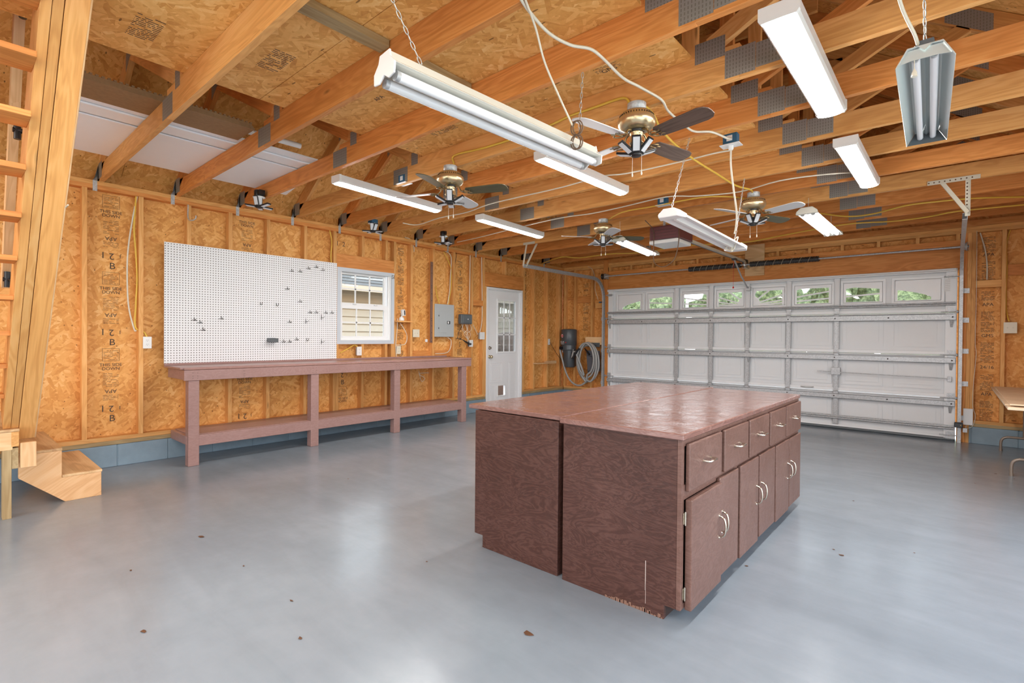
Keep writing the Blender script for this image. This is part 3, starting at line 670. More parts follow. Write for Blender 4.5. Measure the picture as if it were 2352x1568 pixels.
# tracks
def track(name, xr, label, sg):
    t = thing(name, (xr, 8.25, 0), label, 'garage door track')
    path = [(xr, 8.265, 0.0), (xr, 8.265, 1.95)]+[(xr, 8.265-0.33*(1-math.cos(a)), 1.98+0.345*math.sin(a)) for a in [PI/2*j/8 for j in range(1, 9)]]+[(xr, 7.9, 2.33), (xr, 5.93, 2.335)]
    b = MB()
    for i in range(len(path)-1):
        p, q = Vector(path[i]), Vector(path[i+1]); d_ = (q-p).normalized(); nrm = d_.cross(Vector((1, 0, 0)))
        b.bar(p, q+d_*0.004, 0.052, 0.003, up=nrm)
        for s_ in (-0.026, 0.026): b.bar(p+nrm*s_+Vector((-sg*0.016, 0, 0)), q+nrm*s_+Vector((-sg*0.016, 0, 0)), 0.003, 0.034, up=nrm)
    b.build('rail', 'galvanised', t)
    for zz in (0.30, 0.72, 1.12, 1.50, 1.86) if sg > 0 else (0.4, 1.0, 1.6):
        MB().box((xr+sg*0.003, 8.25, zz-0.03), (xr+sg*0.006, 8.325, zz+0.03)).box((xr+sg*0.003, 8.311, zz-0.03), (xr+sg*0.06, 8.314, zz+0.03)).build('track_bracket', 'galvanised', t)
    h = MB()
    if sg > 0:
        a = (xr+0.0, 5.93, 2.335); b1 = (xr, 5.88, 2.64); c = (xr-0.19, 5.865, 2.64)
        h.box((-0.20, 5.862, 2.632), (0.15, 5.866, 2.668)); h.bar(a, b1, 0.003, 0.034, up=(0, 1, 0)); h.bar((xr+0.016, 5.93, 2.335), (xr+0.016, 5.88, 2.66), 0.034, 0.003, up=(0, 1, 0)); h.bar((xr-0.17, 5.865, 2.64), (xr, 5.90, 2.36), 0.003, 0.03, up=(0, 1, 0)); h.bar((xr-0.185, 5.88, 2.64), (xr-0.015, 5.91, 2.36), 0.03, 0.003, up=(0, 1, 0))
    else:
        h.bar((xr, 5.93, 2.335), (-4.88, 5.89, 2.64), 0.003, 0.03, up=(0, 1, 0)); h.bar((xr, 6.0, 2.335), (-4.76, 5.99, 2.66), 0.003, 0.034, up=(0, 1, 0)); h.box((-4.92, 5.862, 2.632), (-4.70, 5.866, 2.668))
    ho = h.build('hanger', 'rail_paint', t)
    hl = MB()
    for j in range(9):
        if sg > 0:
            hl.lathe((xr-0.005, 5.924-0.005*j, 2.37+j*0.03), [(0.006, 0), (0.006, -0.0035)], 8, 'y'); hl.lathe((-0.19+0.036*j, 5.8618, 2.65), [(0.006, 0), (0.006, -0.001)], 8, 'y')
            hl.lathe((-0.10+0.019*j, 5.870+0.0037*j, 2.638-0.031*j), [(0.005, 0), (0.005, -0.004)], 8, 'y')
    if sg > 0: hl.build('bolt_holes', 'knot_dark', ho)
    return t
track('garage_door_track', 0.072, 'galvanised garage door track right of the door, hung from punched angle brackets', 1)
track('garage_door_track', -4.975, 'galvanised garage door track curving away left of the door', -1)
# torsion spring
t = thing('torsion_spring', (-2.43, 8.2, 2.385), 'black coiled torsion spring on a steel shaft above the garage door', 'garage door spring')
MB().tube([(-4.97, 8.2, 2.385), (0.12, 8.2, 2.385)], 0.0125, 10).build('shaft', 'galvanised', t)
for x0, x1 in ((-3.31, -2.50), (-2.36, -1.45)):
    nseg = 26*8; pts = [(x0+(x1-x0)*j/nseg, 8.2+0.031*math.cos(2*PI*j/8), 2.385+0.031*math.sin(2*PI*j/8)) for j in range(nseg+1)]
    b = MB(); b.tube([(x0, 8.2, 2.385), (x1, 8.2, 2.385)], 0.036, 14); b.tube(pts, 0.0115, 5); s_ = b.build('coil', 'black_steel', t)
    st = MB(); st.tube([(x0+0.12*j+0.03*i/6, 8.2-0.0435*math.cos(i*PI/12-0.6), 2.385+0.0435*math.sin(i*PI/12-0.6)) for j in (0,) for i in range(2)], 0.002, 4)
    for j in range(1, 8):
        st.tube([(x0+(x1-x0)*j/8+0.05*i/6-0.025, 8.2-0.0445*math.cos((i-3)*PI/7), 2.385+0.0445*math.sin((i-3)*PI/7)) for i in range(7)], 0.0022, 4)
    st.build('paint_stripe', 'rail_paint', s_)
MB().box((-2.46, 8.15, 2.33), (-2.40, 8.308, 2.335)).lathe((-2.44, 8.2, 2.385), [(0.05, 0), (0.05, 0.02), (0.02, 0.02), (0.02, 0.03)], 14, 'x').bar((-2.43, 8.30, 2.36), (-2.43, 8.2, 2.385), 0.06, 0.006).build('center_bracket', 'chain_steel', t)
for x_, nm in ((-4.925, 'left'), (0.075, 'right')):
    MB().lathe((x_-0.02, 8.2, 2.385), [(0.02, -0.01), (0.055, -0.01), (0.055, 0), (0.042, 0.006), (0.042, 0.034), (0.055, 0.04), (0.055, 0.05), (0.02, 0.05)], 20, 'x').build('cable_drum', 'dark_metal' if x_ < -1 else 'galvanised', t)
    MB().box((x_+0.04, 8.15, 2.34), (x_+0.043, 8.315, 2.43)).build('end_bearing', 'galvanised', t)
# opener
t = thing('garage_door_opener', (-2.45, 5.8, 2.45), 'maroon and white ceiling mounted garage door opener with rail to the door', 'garage door opener')
b = MB(); b.box((-2.72, 5.55, 2.395), (-2.37, 5.98, 2.55)); b.build('housing', 'opener_brown', t, 0.012, seg=2)
MB().box((-2.735, 5.57, 2.35), (-2.385, 5.97, 2.395)).build('lamp_cover', 'white_plastic', t, 0.012, seg=2)
for z_ in (2.43, 2.465, 2.50): MB().box((-2.721, 5.60, z_), (-2.7195, 5.93, z_+0.003)).box((-2.70, 5.5485, z_), (-2.39, 5.55, z_+0.003)).build('groove', 'dark_metal', t)
for x_ in (-2.62, -2.50):
    MB().box((x_, 5.70, 2.55), (x_+0.03, 5.703, 2.64)).build('hanger_strap', 'galvanised', t)
b = MB(); b.box((-2.47, 5.95, 2.425), (-2.43, 8.22, 2.429)); b.box((-2.47, 5.95, 2.429), (-2.466, 8.22, 2.455)); b.box((-2.434, 5.95, 2.429), (-2.43, 8.22, 2.455)); b.build('rail', 'rail_paint', t)
MB().tube([(-2.45, 5.98, 2.415), (-2.45, 8.15, 2.415)], 0.004, 6).build('chain', 'cord_black', t)
b = MB(); b.box((-2.475, 7.70, 2.40), (-2.425, 7.80, 2.43)); b.build('trolley', 'black_steel', t, 0.003)
b = MB(); b.bar((-2.45, 7.76, 2.40), (-2.42, 8.02, 2.16), 0.022, 0.004, up=(1, 0, 0)); b.bar((-2.42, 8.0, 2.18), (-2.40, 8.25, 2.02), 0.022, 0.004, up=(1, 0, 0)); b.box((-2.43, 8.24, 1.99), (-2.37, 8.30, 2.05)); b.build('door_arm', 'galvanised', t)
MB().box((-2.475, 8.20, 2.40), (-2.425, 8.31, 2.47)).build('header_bracket', 'dark_metal', t)
MB().tube([(-2.46, 7.76, 2.40), (-2.465, 7.76, 2.02)], 0.0025, 5).lathe((-2.465, 7.76, 1.99), [(0.004, 0.03), (0.012, 0.015), (0.012, 0)], 8).build('release_cord', 'red_paint', t)
MB().tube(smooth_path([(-2.66, 5.549, 2.47), (-2.64, 5.50, 2.30), (-2.62, 5.48, 2.12), (-2.50, 5.47, 2.06), (-2.38, 5.48, 2.14), (-2.34, 5.5, 2.34), (-2.37, 5.56, 2.50)]), 0.005, 6).build('power_cord', 'cord_brown', t)
MB().tube(smooth_path([(-2.66, 5.549, 2.47), (-2.64, 5.45, 2.52), (-2.60, 5.20, 2.55)]), 0.005, 6).build('power_cord', 'cord_brown', t)
# safety sensor by the floor
t = thing('safety_sensor', (0.06, 8.2, 0.24), 'black door safety sensor with a yellow light, low beside the garage door', 'sensor')
MB().box((0.01, 8.16, 0.195), (0.09, 8.24, 0.255)).build('sensor_body', 'black_plastic', t, 0.006)
MB().lathe((0.07, 8.16, 0.225), [(0.005, 0), (0.005, -0.002)], 8, 'y').build('indicator_light', 'cord_yellow', t)
MB().box((0.09, 8.2, 0.14), (0.13, 8.23, 0.19)).box((0.118, 8.24, 0.18), (0.121, 8.30, 0.22)).build('sensor_bracket', 'galvanised', t)
tag(MB().box((0.092, 8.305, 0.22), (0.18, 8.318, 0.42)).build('cover_plate', 'white_paint', bevel=0.002), 'white screwed plate low on the post right of the garage door', 'cover plate')
# ================================================================== WINDOW AND SIDE DOOR
win = struct(thing('window_1', (-5.95, 3.81, 1.17), 'white double hung window with six panes in each sash', 'window'))
toX = lambda x0, t_: (lambda u, v, w_: (x0-w_, u, v))
def frame(x0, t_, y0, y1, z0, z1, wd, name, mat, par, bev=0.002, wb_=None, wt=None):
    wb_ = wb_ or wd; wt = wt or wd
    return MB().prism(hole(y0, y1, z0, z1), [hole(y0+wd, y1-wd, z0+wb_, z1-wt)], toX(x0, t_), t_).build(name, mat, par, bev)
frame(-5.925, 0.09, 3.41, 4.205, 1.165, 2.115, 0.03, 'window_frame', 'white_vinyl', win)
frame(-5.915, 0.003, 3.375, 4.245, 1.135, 2.12, 0.05, 'nail_flange', 'flashing', win, 0)
frame(-5.94, 0.03, 3.435, 4.18, 1.185, 2.09, 0.022, 'jamb_liner', 'white_vinyl', win)
for (xs, y0, y1, z0, z1, gy0, gy1, gz0, gz1) in ((-5.982, 3.44, 4.155, 1.60, 2.08, 3.462, 4.115, 1.675, 2.045), (-5.952, 3.44, 4.165, 1.19, 1.66, 3.472, 4.10, 1.238, 1.598)):
    so = MB().prism(hole(y0, y1, z0, z1), [hole(gy0, gy1, gz0, gz1)], toX(xs, 0.026), 0.026).build('sash', 'white_vinyl', win, 0.002)
    g = MB()
    for j in (1, 2):
        yy = gy0+(gy1-gy0)*j/3; g.box((xs-0.016, yy-0.009, gz0), (xs-0.006, yy+0.009, gz1))
    zz = (gz0+gz1)/2; g.box((xs-0.016, gy0, zz-0.008), (xs-0.006, gy1, zz+0.008)); g.build('muntins', 'white_vinyl', so)
    MB().box((xs-0.013, gy0, gz0), (xs-0.010, gy1, gz1)).build('pane', 'glass', so)
MB().box((-5.955, 3.62, 1.655), (-5.93, 3.67, 1.668)).box((-5.955, 3.94, 1.655), (-5.93, 3.99, 1.668)).build('sash_lock', 'white_plastic', win, 0.002)
f = tag(MB().box((-5.914, 4.195, 1.17), (-5.912, 4.245, 2.118)).build('window_tape', 'flashing'), 'pale flashing tape with partial black lettering along the right edge of the window', 'tape')
text('lettering', 'SI', (-5.911, 4.222, 2.065), (0, 1, 0), (0, 0, 1), 0.075, 'ink', f)
# side door
dr = struct(thing('door_2', (-5.95, 6.56, 0.03), 'white entry door with nine panes of glass and a small pet flap', 'door'))
frame(-5.905, 0.11, 6.10, 7.035, 0.0, 2.085, 0.033, 'door_frame', 'white_paint', dr, 0.002, wb_=0.02)
frame(-5.93, 0.05, 6.133, 7.0, 0.02, 2.052, 0.012, 'door_stop', 'white_paint', dr, 0)
sl = MB().prism(hole(6.15, 6.99, 0.03, 2.045), [hole(6.42, 6.89, 0.98, 1.885), hole(6.44, 6.63, 0.22, 0.40)], toX(-5.955, 0.04), 0.04).build('door_slab', 'white_paint', dr)
lf = MB().prism(hole(6.40, 6.91, 0.96, 1.905), [hole(6.43, 6.88, 0.99, 1.875)], toX(-5.943, 0.012), 0.012).build('glass_frame', 'white_vinyl', dr, 0.003)
g = MB()
for j in (1, 2): yy = 6.43+0.45*j/3; g.box((-5.955, yy-0.01, 0.99), (-5.945, yy+0.01, 1.875))
for j in (1, 2): zz = 0.99+0.885*j/3; g.box((-5.955, 6.43, zz-0.01), (-5.945, 6.88, zz+0.01))
g.build('muntins', 'white_vinyl', lf)
MB().box((-5.975, 6.42, 0.98), (-5.972, 6.89, 1.885)).build('pane', 'glass', lf)
for y0, y1, z0, z1 in ((6.24, 6.55, 0.46, 0.80), (6.72, 6.94, 0.12, 0.80), (6.24, 6.40, 0.12, 0.42)):
    b = MB()
    for d_ in (0.0, 0.03): b.prism(hole(y0+d_, y1-d_, z0+d_, z1-d_), [hole(y0+d_+0.012, y1-d_-0.012, z0+d_+0.012, z1-d_-0.012)], toX(-5.951, 0.004), 0.004)
    b.build('raised_panel', 'white_paint', dr, 0.002)
MB().prism(hole(6.425, 6.645, 0.205, 0.415), [hole(6.445, 6.625, 0.225, 0.395)], toX(-5.948, 0.01), 0.01).build('pet_flap_frame', 'white_plastic', dr, 0.002)
for zz, mat in ((1.055, 'nickel'), (0.905, 'brass')):
    b = MB().lathe((-5.955, 6.225, zz), [(0.03, 0), (0.03, 0.006), (0.012, 0.01), (0.012, 0.03)]+([(0.026, 0.04), (0.028, 0.055), (0.018, 0.068), (0.0, 0.07)] if mat == 'brass' else [(0.018, 0.035), (0.0, 0.036)]), 16, 'x').build('door_knob' if mat == 'brass' else 'deadbolt', mat, dr)
MB().box((-5.99, 6.10, 0.0), (-5.90, 7.03, 0.028)).build('threshold', 'galvanised', dr)

# ================================================================== PEGBOARD
pb = tag(MB().box((-5.914, 1.503, 0.948), (-5.908, 3.367, 2.161)).build('pegboard', 'pegboard'), 'large white perforated pegboard on the stud wall above the workbench', 'pegboard')
from math import sin, cos
def peg(px, py, kind, label):
    p = un(px, py, 'x', -5.908); y_, z_ = p.y, p.z; t = None
    if kind == 'cross': b = MB().tube([(-5.907, y_-0.028, z_), (-5.907, y_+0.028, z_)], 0.0026, 5); b.tube(smooth_path([(-5.907, y_, z_+0.03), (-5.90, y_, z_+0.005), (-5.885, y_, z_-0.004), (-5.868, y_, z_-0.002), (-5.866, y_, z_+0.012)], 3), 0.0026, 5)
    elif kind == 'hook': b = MB().tube(smooth_path([(-5.907, y_, z_+0.02), (-5.905, y_, z_), (-5.88, y_, z_-0.014), (-5.86, y_, z_-0.004), (-5.857, y_, z_+0.018)], 3), 0.003, 5)
    else:
        b = MB().tube([(-5.906, y_, z_+0.03), (-5.906, y_, z_-0.03)], 0.003, 5)
        for dy_ in (-0.01, 0.01): b.tube(smooth_path([(-5.906, y_, z_), (-5.88, y_+dy_, z_-0.01), (-5.868, y_+dy_*2, z_+0.008)], 3), 0.0025, 5)
    tag(b.build('pegboard_hook', 'dark_metal'), label, 'hook', 'steel hooks on the pegboard')
PEGS = [(446,735,'cross','low left, leftmost hook of the pegboard'),(459,741,'cross','low left, just right of the leftmost hook'),(466,758,'cross','low left, lowest of the cluster of three'),(508,732,'cross','alone right of the lower left cluster of three hooks'),
 (660,664,'cross','alone in the middle, left of the middle column'),(689,693,'cross','middle, below and right of the lone upper hook'),(670,623,'cross','upper right, leftmost of the top row'),(689,624,'cross','upper right, second of the top row'),(708,617,'cross','upper right, third of the top row'),(726,614,'cross','upper right, highest hook of the board'),(741,621,'cross','upper right, nearest the window in the top row'),
 (598,697,'hook','left one of two plain upright hooks in the middle'),(635,700,'hook','right one of two plain upright hooks in the middle'),(712,718,'cross','right side row, leftmost of four'),(726,718,'cross','right side row, second of four'),(748,719,'cross','right side row, third of four'),(762,719,'cross','right side row, nearest the window'),(738,728,'double','double prong hook under the right side row of four'),
 (665,740,'cross','alone above the low row beside the black bin'),(702,737,'double','double prong hook left of and below the right side row'),(651,785,'cross','low row, first right of the black bin'),(665,785,'cross','low row, second right of the black bin'),(681,780,'cross','low row, third right of the black bin'),(704,780,'hook','low row, single plain hook'),(738,784,'double','double prong hook at the lower right corner')]
for a, b_, c, l_ in PEGS: peg(a, b_, c, 'dark wire pegboard hook, '+l_)
p = un(628, 781, 'x', -5.85)
t = thing('parts_bin', (-5.87, p.y, p.z), 'small black plastic bin hanging low on the pegboard', 'bin')
b = MB(); b.box((-5.906, p.y-0.045, p.z-0.022), (-5.902, p.y+0.045, p.z+0.025)); b.box((-5.83, p.y-0.045, p.z-0.022), (-5.826, p.y+0.045, p.z+0.018)); b.box((-5.906, p.y-0.045, p.z-0.024), (-5.826, p.y+0.045, p.z-0.02)); b.box((-5.906, p.y-0.048, p.z-0.022), (-5.826, p.y-0.044, p.z+0.022)); b.box((-5.906, p.y+0.044, p.z-0.022), (-5.826, p.y+0.048, p.z+0.022)); b.build('bin_body', 'grey_plastic', t, 0.002)

# ================================================================== WORKBENCH
wbn = thing('workbench', (-5.65, 3.4, 0), 'long dusty rose painted wooden workbench with lower shelf under the pegboard', 'workbench')
bp = 'bench_paint'
MB().box((-5.90, 1.50, 0.914), (-5.395, 5.245, 0.932)).build('worktop', bp, wbn, 0.003)
MB().add([(-5.395, 1.53, 0.932), (-5.395, 5.245, 0.932), (-5.375, 5.245, 0.912), (-5.375, 1.53, 0.912), (-5.40, 1.53, 0.912), (-5.40, 5.245, 0.912)], [(0, 1, 2, 3), (3, 2, 5, 4), (0, 3, 4), (1, 5, 2), (0, 4, 5, 1)]).build('edge_moulding', bp, wbn)
MB().box((-5.905, 1.50, 0.932), (-5.885, 5.20, 0.953)).build('back_lip', bp, wbn, 0.002)
MB().box((-5.415, 1.528, 0.809), (-5.378, 5.237, 0.908)).build('front_apron', bp, wbn, 0.003)
MB().box((-5.90, 1.535, 0.815), (-5.42, 1.572, 0.91)).build('side_apron', bp, wbn, 0.003)
MB().box((-5.90, 5.19, 0.815), (-5.42, 5.228, 0.91)).build('side_apron', bp, wbn, 0.003)
MB().box((-5.90, 1.60, 0.27), (-5.43, 5.10, 0.292)).build('lower_shelf', bp, wbn, 0.003)
MB().box((-5.425, 1.565, 0.185), (-5.39, 5.06, 0.288)).build('shelf_rail', bp, wbn, 0.003)
MB().box((-5.90, 1.56, 0.20), (-5.43, 1.598, 0.285)).build('shelf_side', bp, wbn, 0.003)
for yy in (1.566, 2.766, 3.88, 5.055):
    MB().box((-5.478, yy, 0), (-5.384 if yy > 5 else -5.388, yy+0.092, 0.812)).build('leg', bp, wbn, 0.004)
b = MB()
for yy in (1.60, 1.64, 2.05, 2.06, 2.78, 2.82, 3.9, 3.95):
    for zz in (0.83, 0.85, 0.88): b.lathe((-5.378, yy, zz), [(0.003, 0), (0.003, 0.0006)], 6, 'x')
b.build('screw_heads', 'ink', wbn)

# ================================================================== ISLAND CABINETS
def cab_right():
    t = thing('base_cabinet', (-1.2, 3.18, 0), 'brown painted plywood cabinet with five drawers and six doors facing right', 'cabinet')
    y0, y1, x0, x1 = 2.128, 4.30, -1.506, -0.90
    b = MB()
    side = [(x0+0.03, 0.0), (-0.954, 0.0), (-0.954, 0.062), (x1, 0.062), (x1, 0.806), (x0+0.0, 0.806), (x0, 0.0)]
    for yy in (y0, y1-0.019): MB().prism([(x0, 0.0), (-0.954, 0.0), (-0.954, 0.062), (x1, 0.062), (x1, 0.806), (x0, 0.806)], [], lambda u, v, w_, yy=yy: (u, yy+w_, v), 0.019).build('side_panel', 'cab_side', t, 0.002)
    MB().box((x0, y0+0.02, 0.02), (x0+0.012, y1-0.02, 0.80)).build('back_panel', 'cab_side', t)
    MB().box((-0.972, y0+0.02, 0), (-0.956, y1-0.02, 0.062)).build('toe_kick', 'kick_dark', t)
    MB().box((x0+0.012, y0+0.02, 0.062), (x1-0.02, y1-0.02, 0.08)).build('bottom_panel', 'cab_side', t)
    hs = [hole(2.155, 4.288, 0.605, 0.775), hole(2.155, 4.288, 0.085, 0.54)]
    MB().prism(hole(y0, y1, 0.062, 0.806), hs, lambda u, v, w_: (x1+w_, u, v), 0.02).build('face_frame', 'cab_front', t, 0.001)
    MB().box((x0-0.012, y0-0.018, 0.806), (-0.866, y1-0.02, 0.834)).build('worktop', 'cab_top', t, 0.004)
    MB().box((x0+0.02, y0+0.02, 0.08), (x0+0.03, y1-0.02, 0.8)).build('interior_shade', 'kick_dark', t)  # dark sheet standing in for the shade behind the drawer gaps
    X = x1+0.021
    for a, c in ((2.165, 2.575), (2.614, 3.003), (3.033, 3.423), (3.458, 3.838), (3.868, 4.285)):
        sk = 0.0
        d_ = MB().box((X, a, 0.575 if a < 4 else 0.565), (X+0.019, c, 0.785)).build('drawer', 'cab_front', t, 0.005, seg=2)
        m = (a+c)/2; zz = 0.685
        h = MB(); h.tube([(X+0.019, m-0.045, zz), (X+0.045, m-0.045, zz), (X+0.05, m-0.04, zz), (X+0.05, m+0.04, zz), (X+0.045, m+0.045, zz), (X+0.019, m+0.045, zz)], 0.0045, 8); h.lathe((X+0.019, m-0.045, zz), [(0.008, 0), (0.008, 0.003)], 8, 'x'); h.lathe((X+0.019, m+0.045, zz), [(0.008, 0), (0.008, 0.003)], 8, 'x')
        h.build('drawer_pull', 'nickel', d_)
    dz = [0.553, 0.556, 0.556, 0.556, 0.551, 0.548]
    for i, (a, c) in enumerate(((2.165, 2.545), (2.549, 2.835), (2.872, 3.205), (3.232, 3.568), (3.60, 3.935), (3.957, 4.283))):
        tilt = 0.012 if i == 0 else 0.0
        z1 = dz[i]-0.012*(i == 0); d_ = MB().box((X+0.0005, a, 0.055+0.012*(i % 2)), (X+0.0195+tilt, c, z1)).build('door', 'cab_front', t, 0.005, seg=2)
        m = c-0.035 if i % 2 == 0 else a+0.035; Xo = X+0.0195+tilt
        MB().tube(smooth_path([(Xo, m, 0.385), (Xo+0.022, m, 0.375), (Xo+0.03, m, 0.335), (Xo+0.022, m, 0.295), (Xo, m, 0.285)]), 0.0048, 8).lathe((Xo, m, 0.388), [(0.008, 0), (0.006, 0.004)], 8, 'x').lathe((Xo, m, 0.282), [(0.008, 0), (0.006, 0.004)], 8, 'x').build('door_pull', 'nickel', d_)
        e = a if i % 2 == 0 else c
        for zz in (0.46, 0.13):
            sg = -1 if i % 2 == 0 else 1
            MB().tube([(X+0.006, e+sg*0.008, zz-0.03), (X+0.006, e+sg*0.008, zz+0.03)], 0.004, 6).box((X, e+sg*0.004, zz-0.025), (X+0.0025, e+sg*0.022, zz+0.025)).build('hinge', 'nickel', t)
    # long white scratch and chipped lower edge on the end panel
    MB().box((-1.045, y0-0.0008, 0.10), (-1.042, y0, 0.235)).box((-1.0432, y0-0.0008, 0.04), (-1.0418, y0, 0.13)).build('scratch', 'scratch', t)
    b = MB(); rr = random.Random(3)
    for j in range(26):
        x_ = -1.25+j*0.0112+rr.uniform(-0.003, 0.003); b.box((x_, y0-0.0012, 0.0), (x_+rr.uniform(0.006, 0.016), y0, rr.uniform(0.004, 0.02)))
    b.build('chipped_edge', 'strip_metal', t)
    return t
def cab_left():
    t = thing('base_cabinet', (-1.85, 3.25, 0), 'brown painted cabinet with plain end panel, left of and backed against the drawer cabinet', 'cabinet')
    y0, y1, x0, x1 = 2.136, 4.33, -2.155, -1.543
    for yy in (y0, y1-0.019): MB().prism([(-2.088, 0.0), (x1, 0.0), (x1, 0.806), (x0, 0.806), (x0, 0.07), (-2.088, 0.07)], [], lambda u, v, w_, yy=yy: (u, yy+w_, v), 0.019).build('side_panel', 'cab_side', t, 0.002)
    MB().box((x1-0.012, y0+0.02, 0.0), (x1, y1-0.02, 0.80)).build('back_panel', 'cab_side', t)
    MB().box((-2.088, y0+0.02, 0), (-2.072, y1-0.02, 0.07)).build('toe_kick', 'kick_dark', t)
    MB().box((x0, y0+0.019, 0.07), (x0+0.02, y1-0.02, 0.806)).build('face_frame', 'cab_front', t)
    MB().box((-2.235, y0+0.02, 0.808), (-1.532, y1+0.02, 0.834)).build('worktop', 'cab_top', t, 0.004)
    return t
cab_right(); cab_left()

# ================================================================== STAIRS
st = thing('attic_stairs', (-4.0, 0.15, 0.6), 'steep wooden attic stair with laminated stringer at the left edge of the photo', 'stairs')
A0, A1 = Vector((-4.78, 0, 0.60)), Vector((-2.70, 0, 2.98))
dS = (A1-A0).normalized(); nS = Vector((dS.z, 0, -dS.x))
def lam(y0, y1, w_, off, mat='pine', st0=0.0, st1=0.0):
    a = A0+dS*st0-nS*(w_/2+off); c = A1-nS*(w_/2+off)+dS*st1
    board('stringer', (a.x, (y0+y1)/2, a.z), (c.x, (y0+y1)/2, c.z), y1-y0, w_, mat, st, up=(0, 1, 0))
lam(0.300, 0.338, 0.235, 0.0, 'pine'); lam(0.340, 0.377, 0.235, 0.0, 'pine'); lam(0.380, 0.463, 0.038, 0.0, 'pine', -0.12); lam(0.463, 0.470, 0.10, 0.0, 'pine_pale', -0.12)
lam(-0.150, -0.112, 0.235, 0.0, 'pine')
for i in range(11):
    x_ = -4.80+0.1985*i; z_ = 0.64+0.2055*i+0.19
    board('tread', (x_+0.05, -0.112, z_), (x_+0.05, 0.300, z_), 0.028, 0.20, 'pine_orange', st, up=(0, 0, 1))
# landing and its steps
ld = thing('stair_landing', (-5.3, 0.1, 0), 'low wooden landing with two plywood topped steps at the foot of the attic stair', 'steps')
MB().box((-5.90, -0.75, 0.582), (-4.735, 0.378, 0.598)).build('platform', 'plywood', ld)
board('rim_joist', (-4.757, -0.75, 0.52), (-4.757, 0.345, 0.52), 0.12, 0.036, 'pine_pale', ld)
board('rim_joist', (-5.90, 0.357, 0.53), (-4.738, 0.357, 0.53), 0.10, 0.038, 'pine', ld)
board('rim_joist', (-5.90, 0.357, 0.40), (-4.745, 0.357, 0.40), 0.14, 0.034, 'treated', ld)
board('post', (-4.757, 0.318, 0.0), (-4.757, 0.318, 0.46), 0.044, 0.036, 'treated', ld, up=(0, 1, 0))
board('post', (-4.80, 0.318, 0.0), (-4.80, 0.318, 0.46), 0.044, 0.036, 'treated', ld, up=(0, 1, 0))
board('end_block', (-4.757, 0.422, 0.33), (-4.757, 0.422, 0.50), 0.08, 0.036, 'pine_pale', ld, up=(0, 1, 0))
prof = [(0.388, 0.22), (0.637, 0.0), (0.847, 0.0), (0.847, 0.181), (0.618, 0.181), (0.618, 0.381), (0.388, 0.381)]
for x_ in (-4.97, -5.88):
    o = MB().prism(prof, [], lambda u, v, w_, x_=x_: (x_+w_, u, v), 0.036).build('step_stringer', 'pine_step', None, 0.002)
    adopt(o, ld)
MB().box((-5.88, 0.62, 0.182), (-4.933, 0.852, 0.20)).build('tread', 'plywood', ld, 0.001)
MB().box((-5.88, 0.388, 0.382), (-4.933, 0.620, 0.40)).build('tread', 'plywood', ld, 0.001)
# handrail with black brackets behind the treads
hr0, hr1 = un(13, 655, 'y', 0.31), un(49, -60, 'y', 0.31)
hr = board('handrail', hr0, hr1, 0.089, 0.045, 'pine_pale', st, up=(0, 0, 1))
for px_, py_ in ((50, 15), (38, 292), (15, 632)):
    q = un(px_, py_, 'y', 0.31)+Vector((0.045, 0, -0.03)); b = MB()
    b.tube([q+Vector((0, 0, 0.05)), q+Vector((0, 0, -0.05))], 0.016, 8).tube([q+Vector((0, -0.02, 0)), q+Vector((0, 0.02, 0))], 0.014, 8).tube(smooth_path([q, q+Vector((0.05, 0.02, -0.01)), q+Vector((0.10, 0.04, -0.05)), q+Vector((0.13, 0.05, -0.10))]), 0.009, 8)
    b.build('rail_bracket', 'black_plastic', hr)
cable('tie_wire', [(-5.913, 0.49, 1.93), (-5.55, 0.50, 1.93), (-5.0, 0.49, 1.93), (-3.55, 0.468, 1.925)], 0.004, 'cord_white', 'pale string tied from a stud to the stair stringer', 'string')

# ================================================================== LED STRIP FIXTURES (on)
def led(p0, p1, label, wd=0.115):
    p0, p1 = Vector(p0), Vector(p1); c = (p0+p1)/2
    t = thing('led_strip_light', c, label, 'light fixture', 'lit strip lights under the trusses')
    d_ = (p1-p0).normalized(); s_ = Vector((0, 0, 1)).cross(d_)
    b = MB()
    def sect(p, k_=1.0): return [p+s_*u*wd*k_+Vector((0, 0, v*k_)) for u, v in ((-0.5, 0.0), (-0.5, -0.050), (-0.43, -0.064), (0.43, -0.064), (0.5, -0.050), (0.5, 0.0))]
    a, e = sect(p0), sect(p1)
    b.add(a+e, [(0, 5, 4, 3, 2, 1), (6, 7, 8, 9, 10, 11)]+[(i, (i+1) % 6, 6+(i+1) % 6, 6+i) for i in range(6)]); b.build('housing', 'white_metal', t, 0.003)
    g = MB(); q0, q1 = p0+d_*0.012, p1-d_*0.012
    def lens(p): return [p+s_*(0.41*wd*math.cos(a_))+Vector((0, 0, -0.0645-0.014*math.sin(a_))) for a_ in [PI*j/8 for j in range(9)]]
    a, e = lens(q0), lens(q1)
    g.add(a+e, [(i, i+1, 9+i+1, 9+i) for i in range(8)]+[tuple(range(9)), tuple(range(17, 8, -1))], True); g.build('diffuser', 'led_on', t)
    for q in (p0-d_*0.004, p1-d_*0.018): MB().add([tuple(v) for v in sect(q, 1.04)]+[tuple(v) for v in sect(q+d_*0.022, 1.04)], [(0, 5, 4, 3, 2, 1), (6, 7, 8, 9, 10, 11)]+[(i, (i+1) % 6, 6+(i+1) % 6, 6+i) for i in range(6)]).build('end_cap', 'white_plastic', t)
    return t
led((-4.03, 2.28, 2.626), (-4.12, 3.50, 2.626), 'lit white strip light nearest the window wall, left of the second brass fan')
led((-4.05, 4.05, 2.626), (-4.13, 5.27, 2.626), 'lit white strip light near the window wall, farther back beyond the second brass fan')
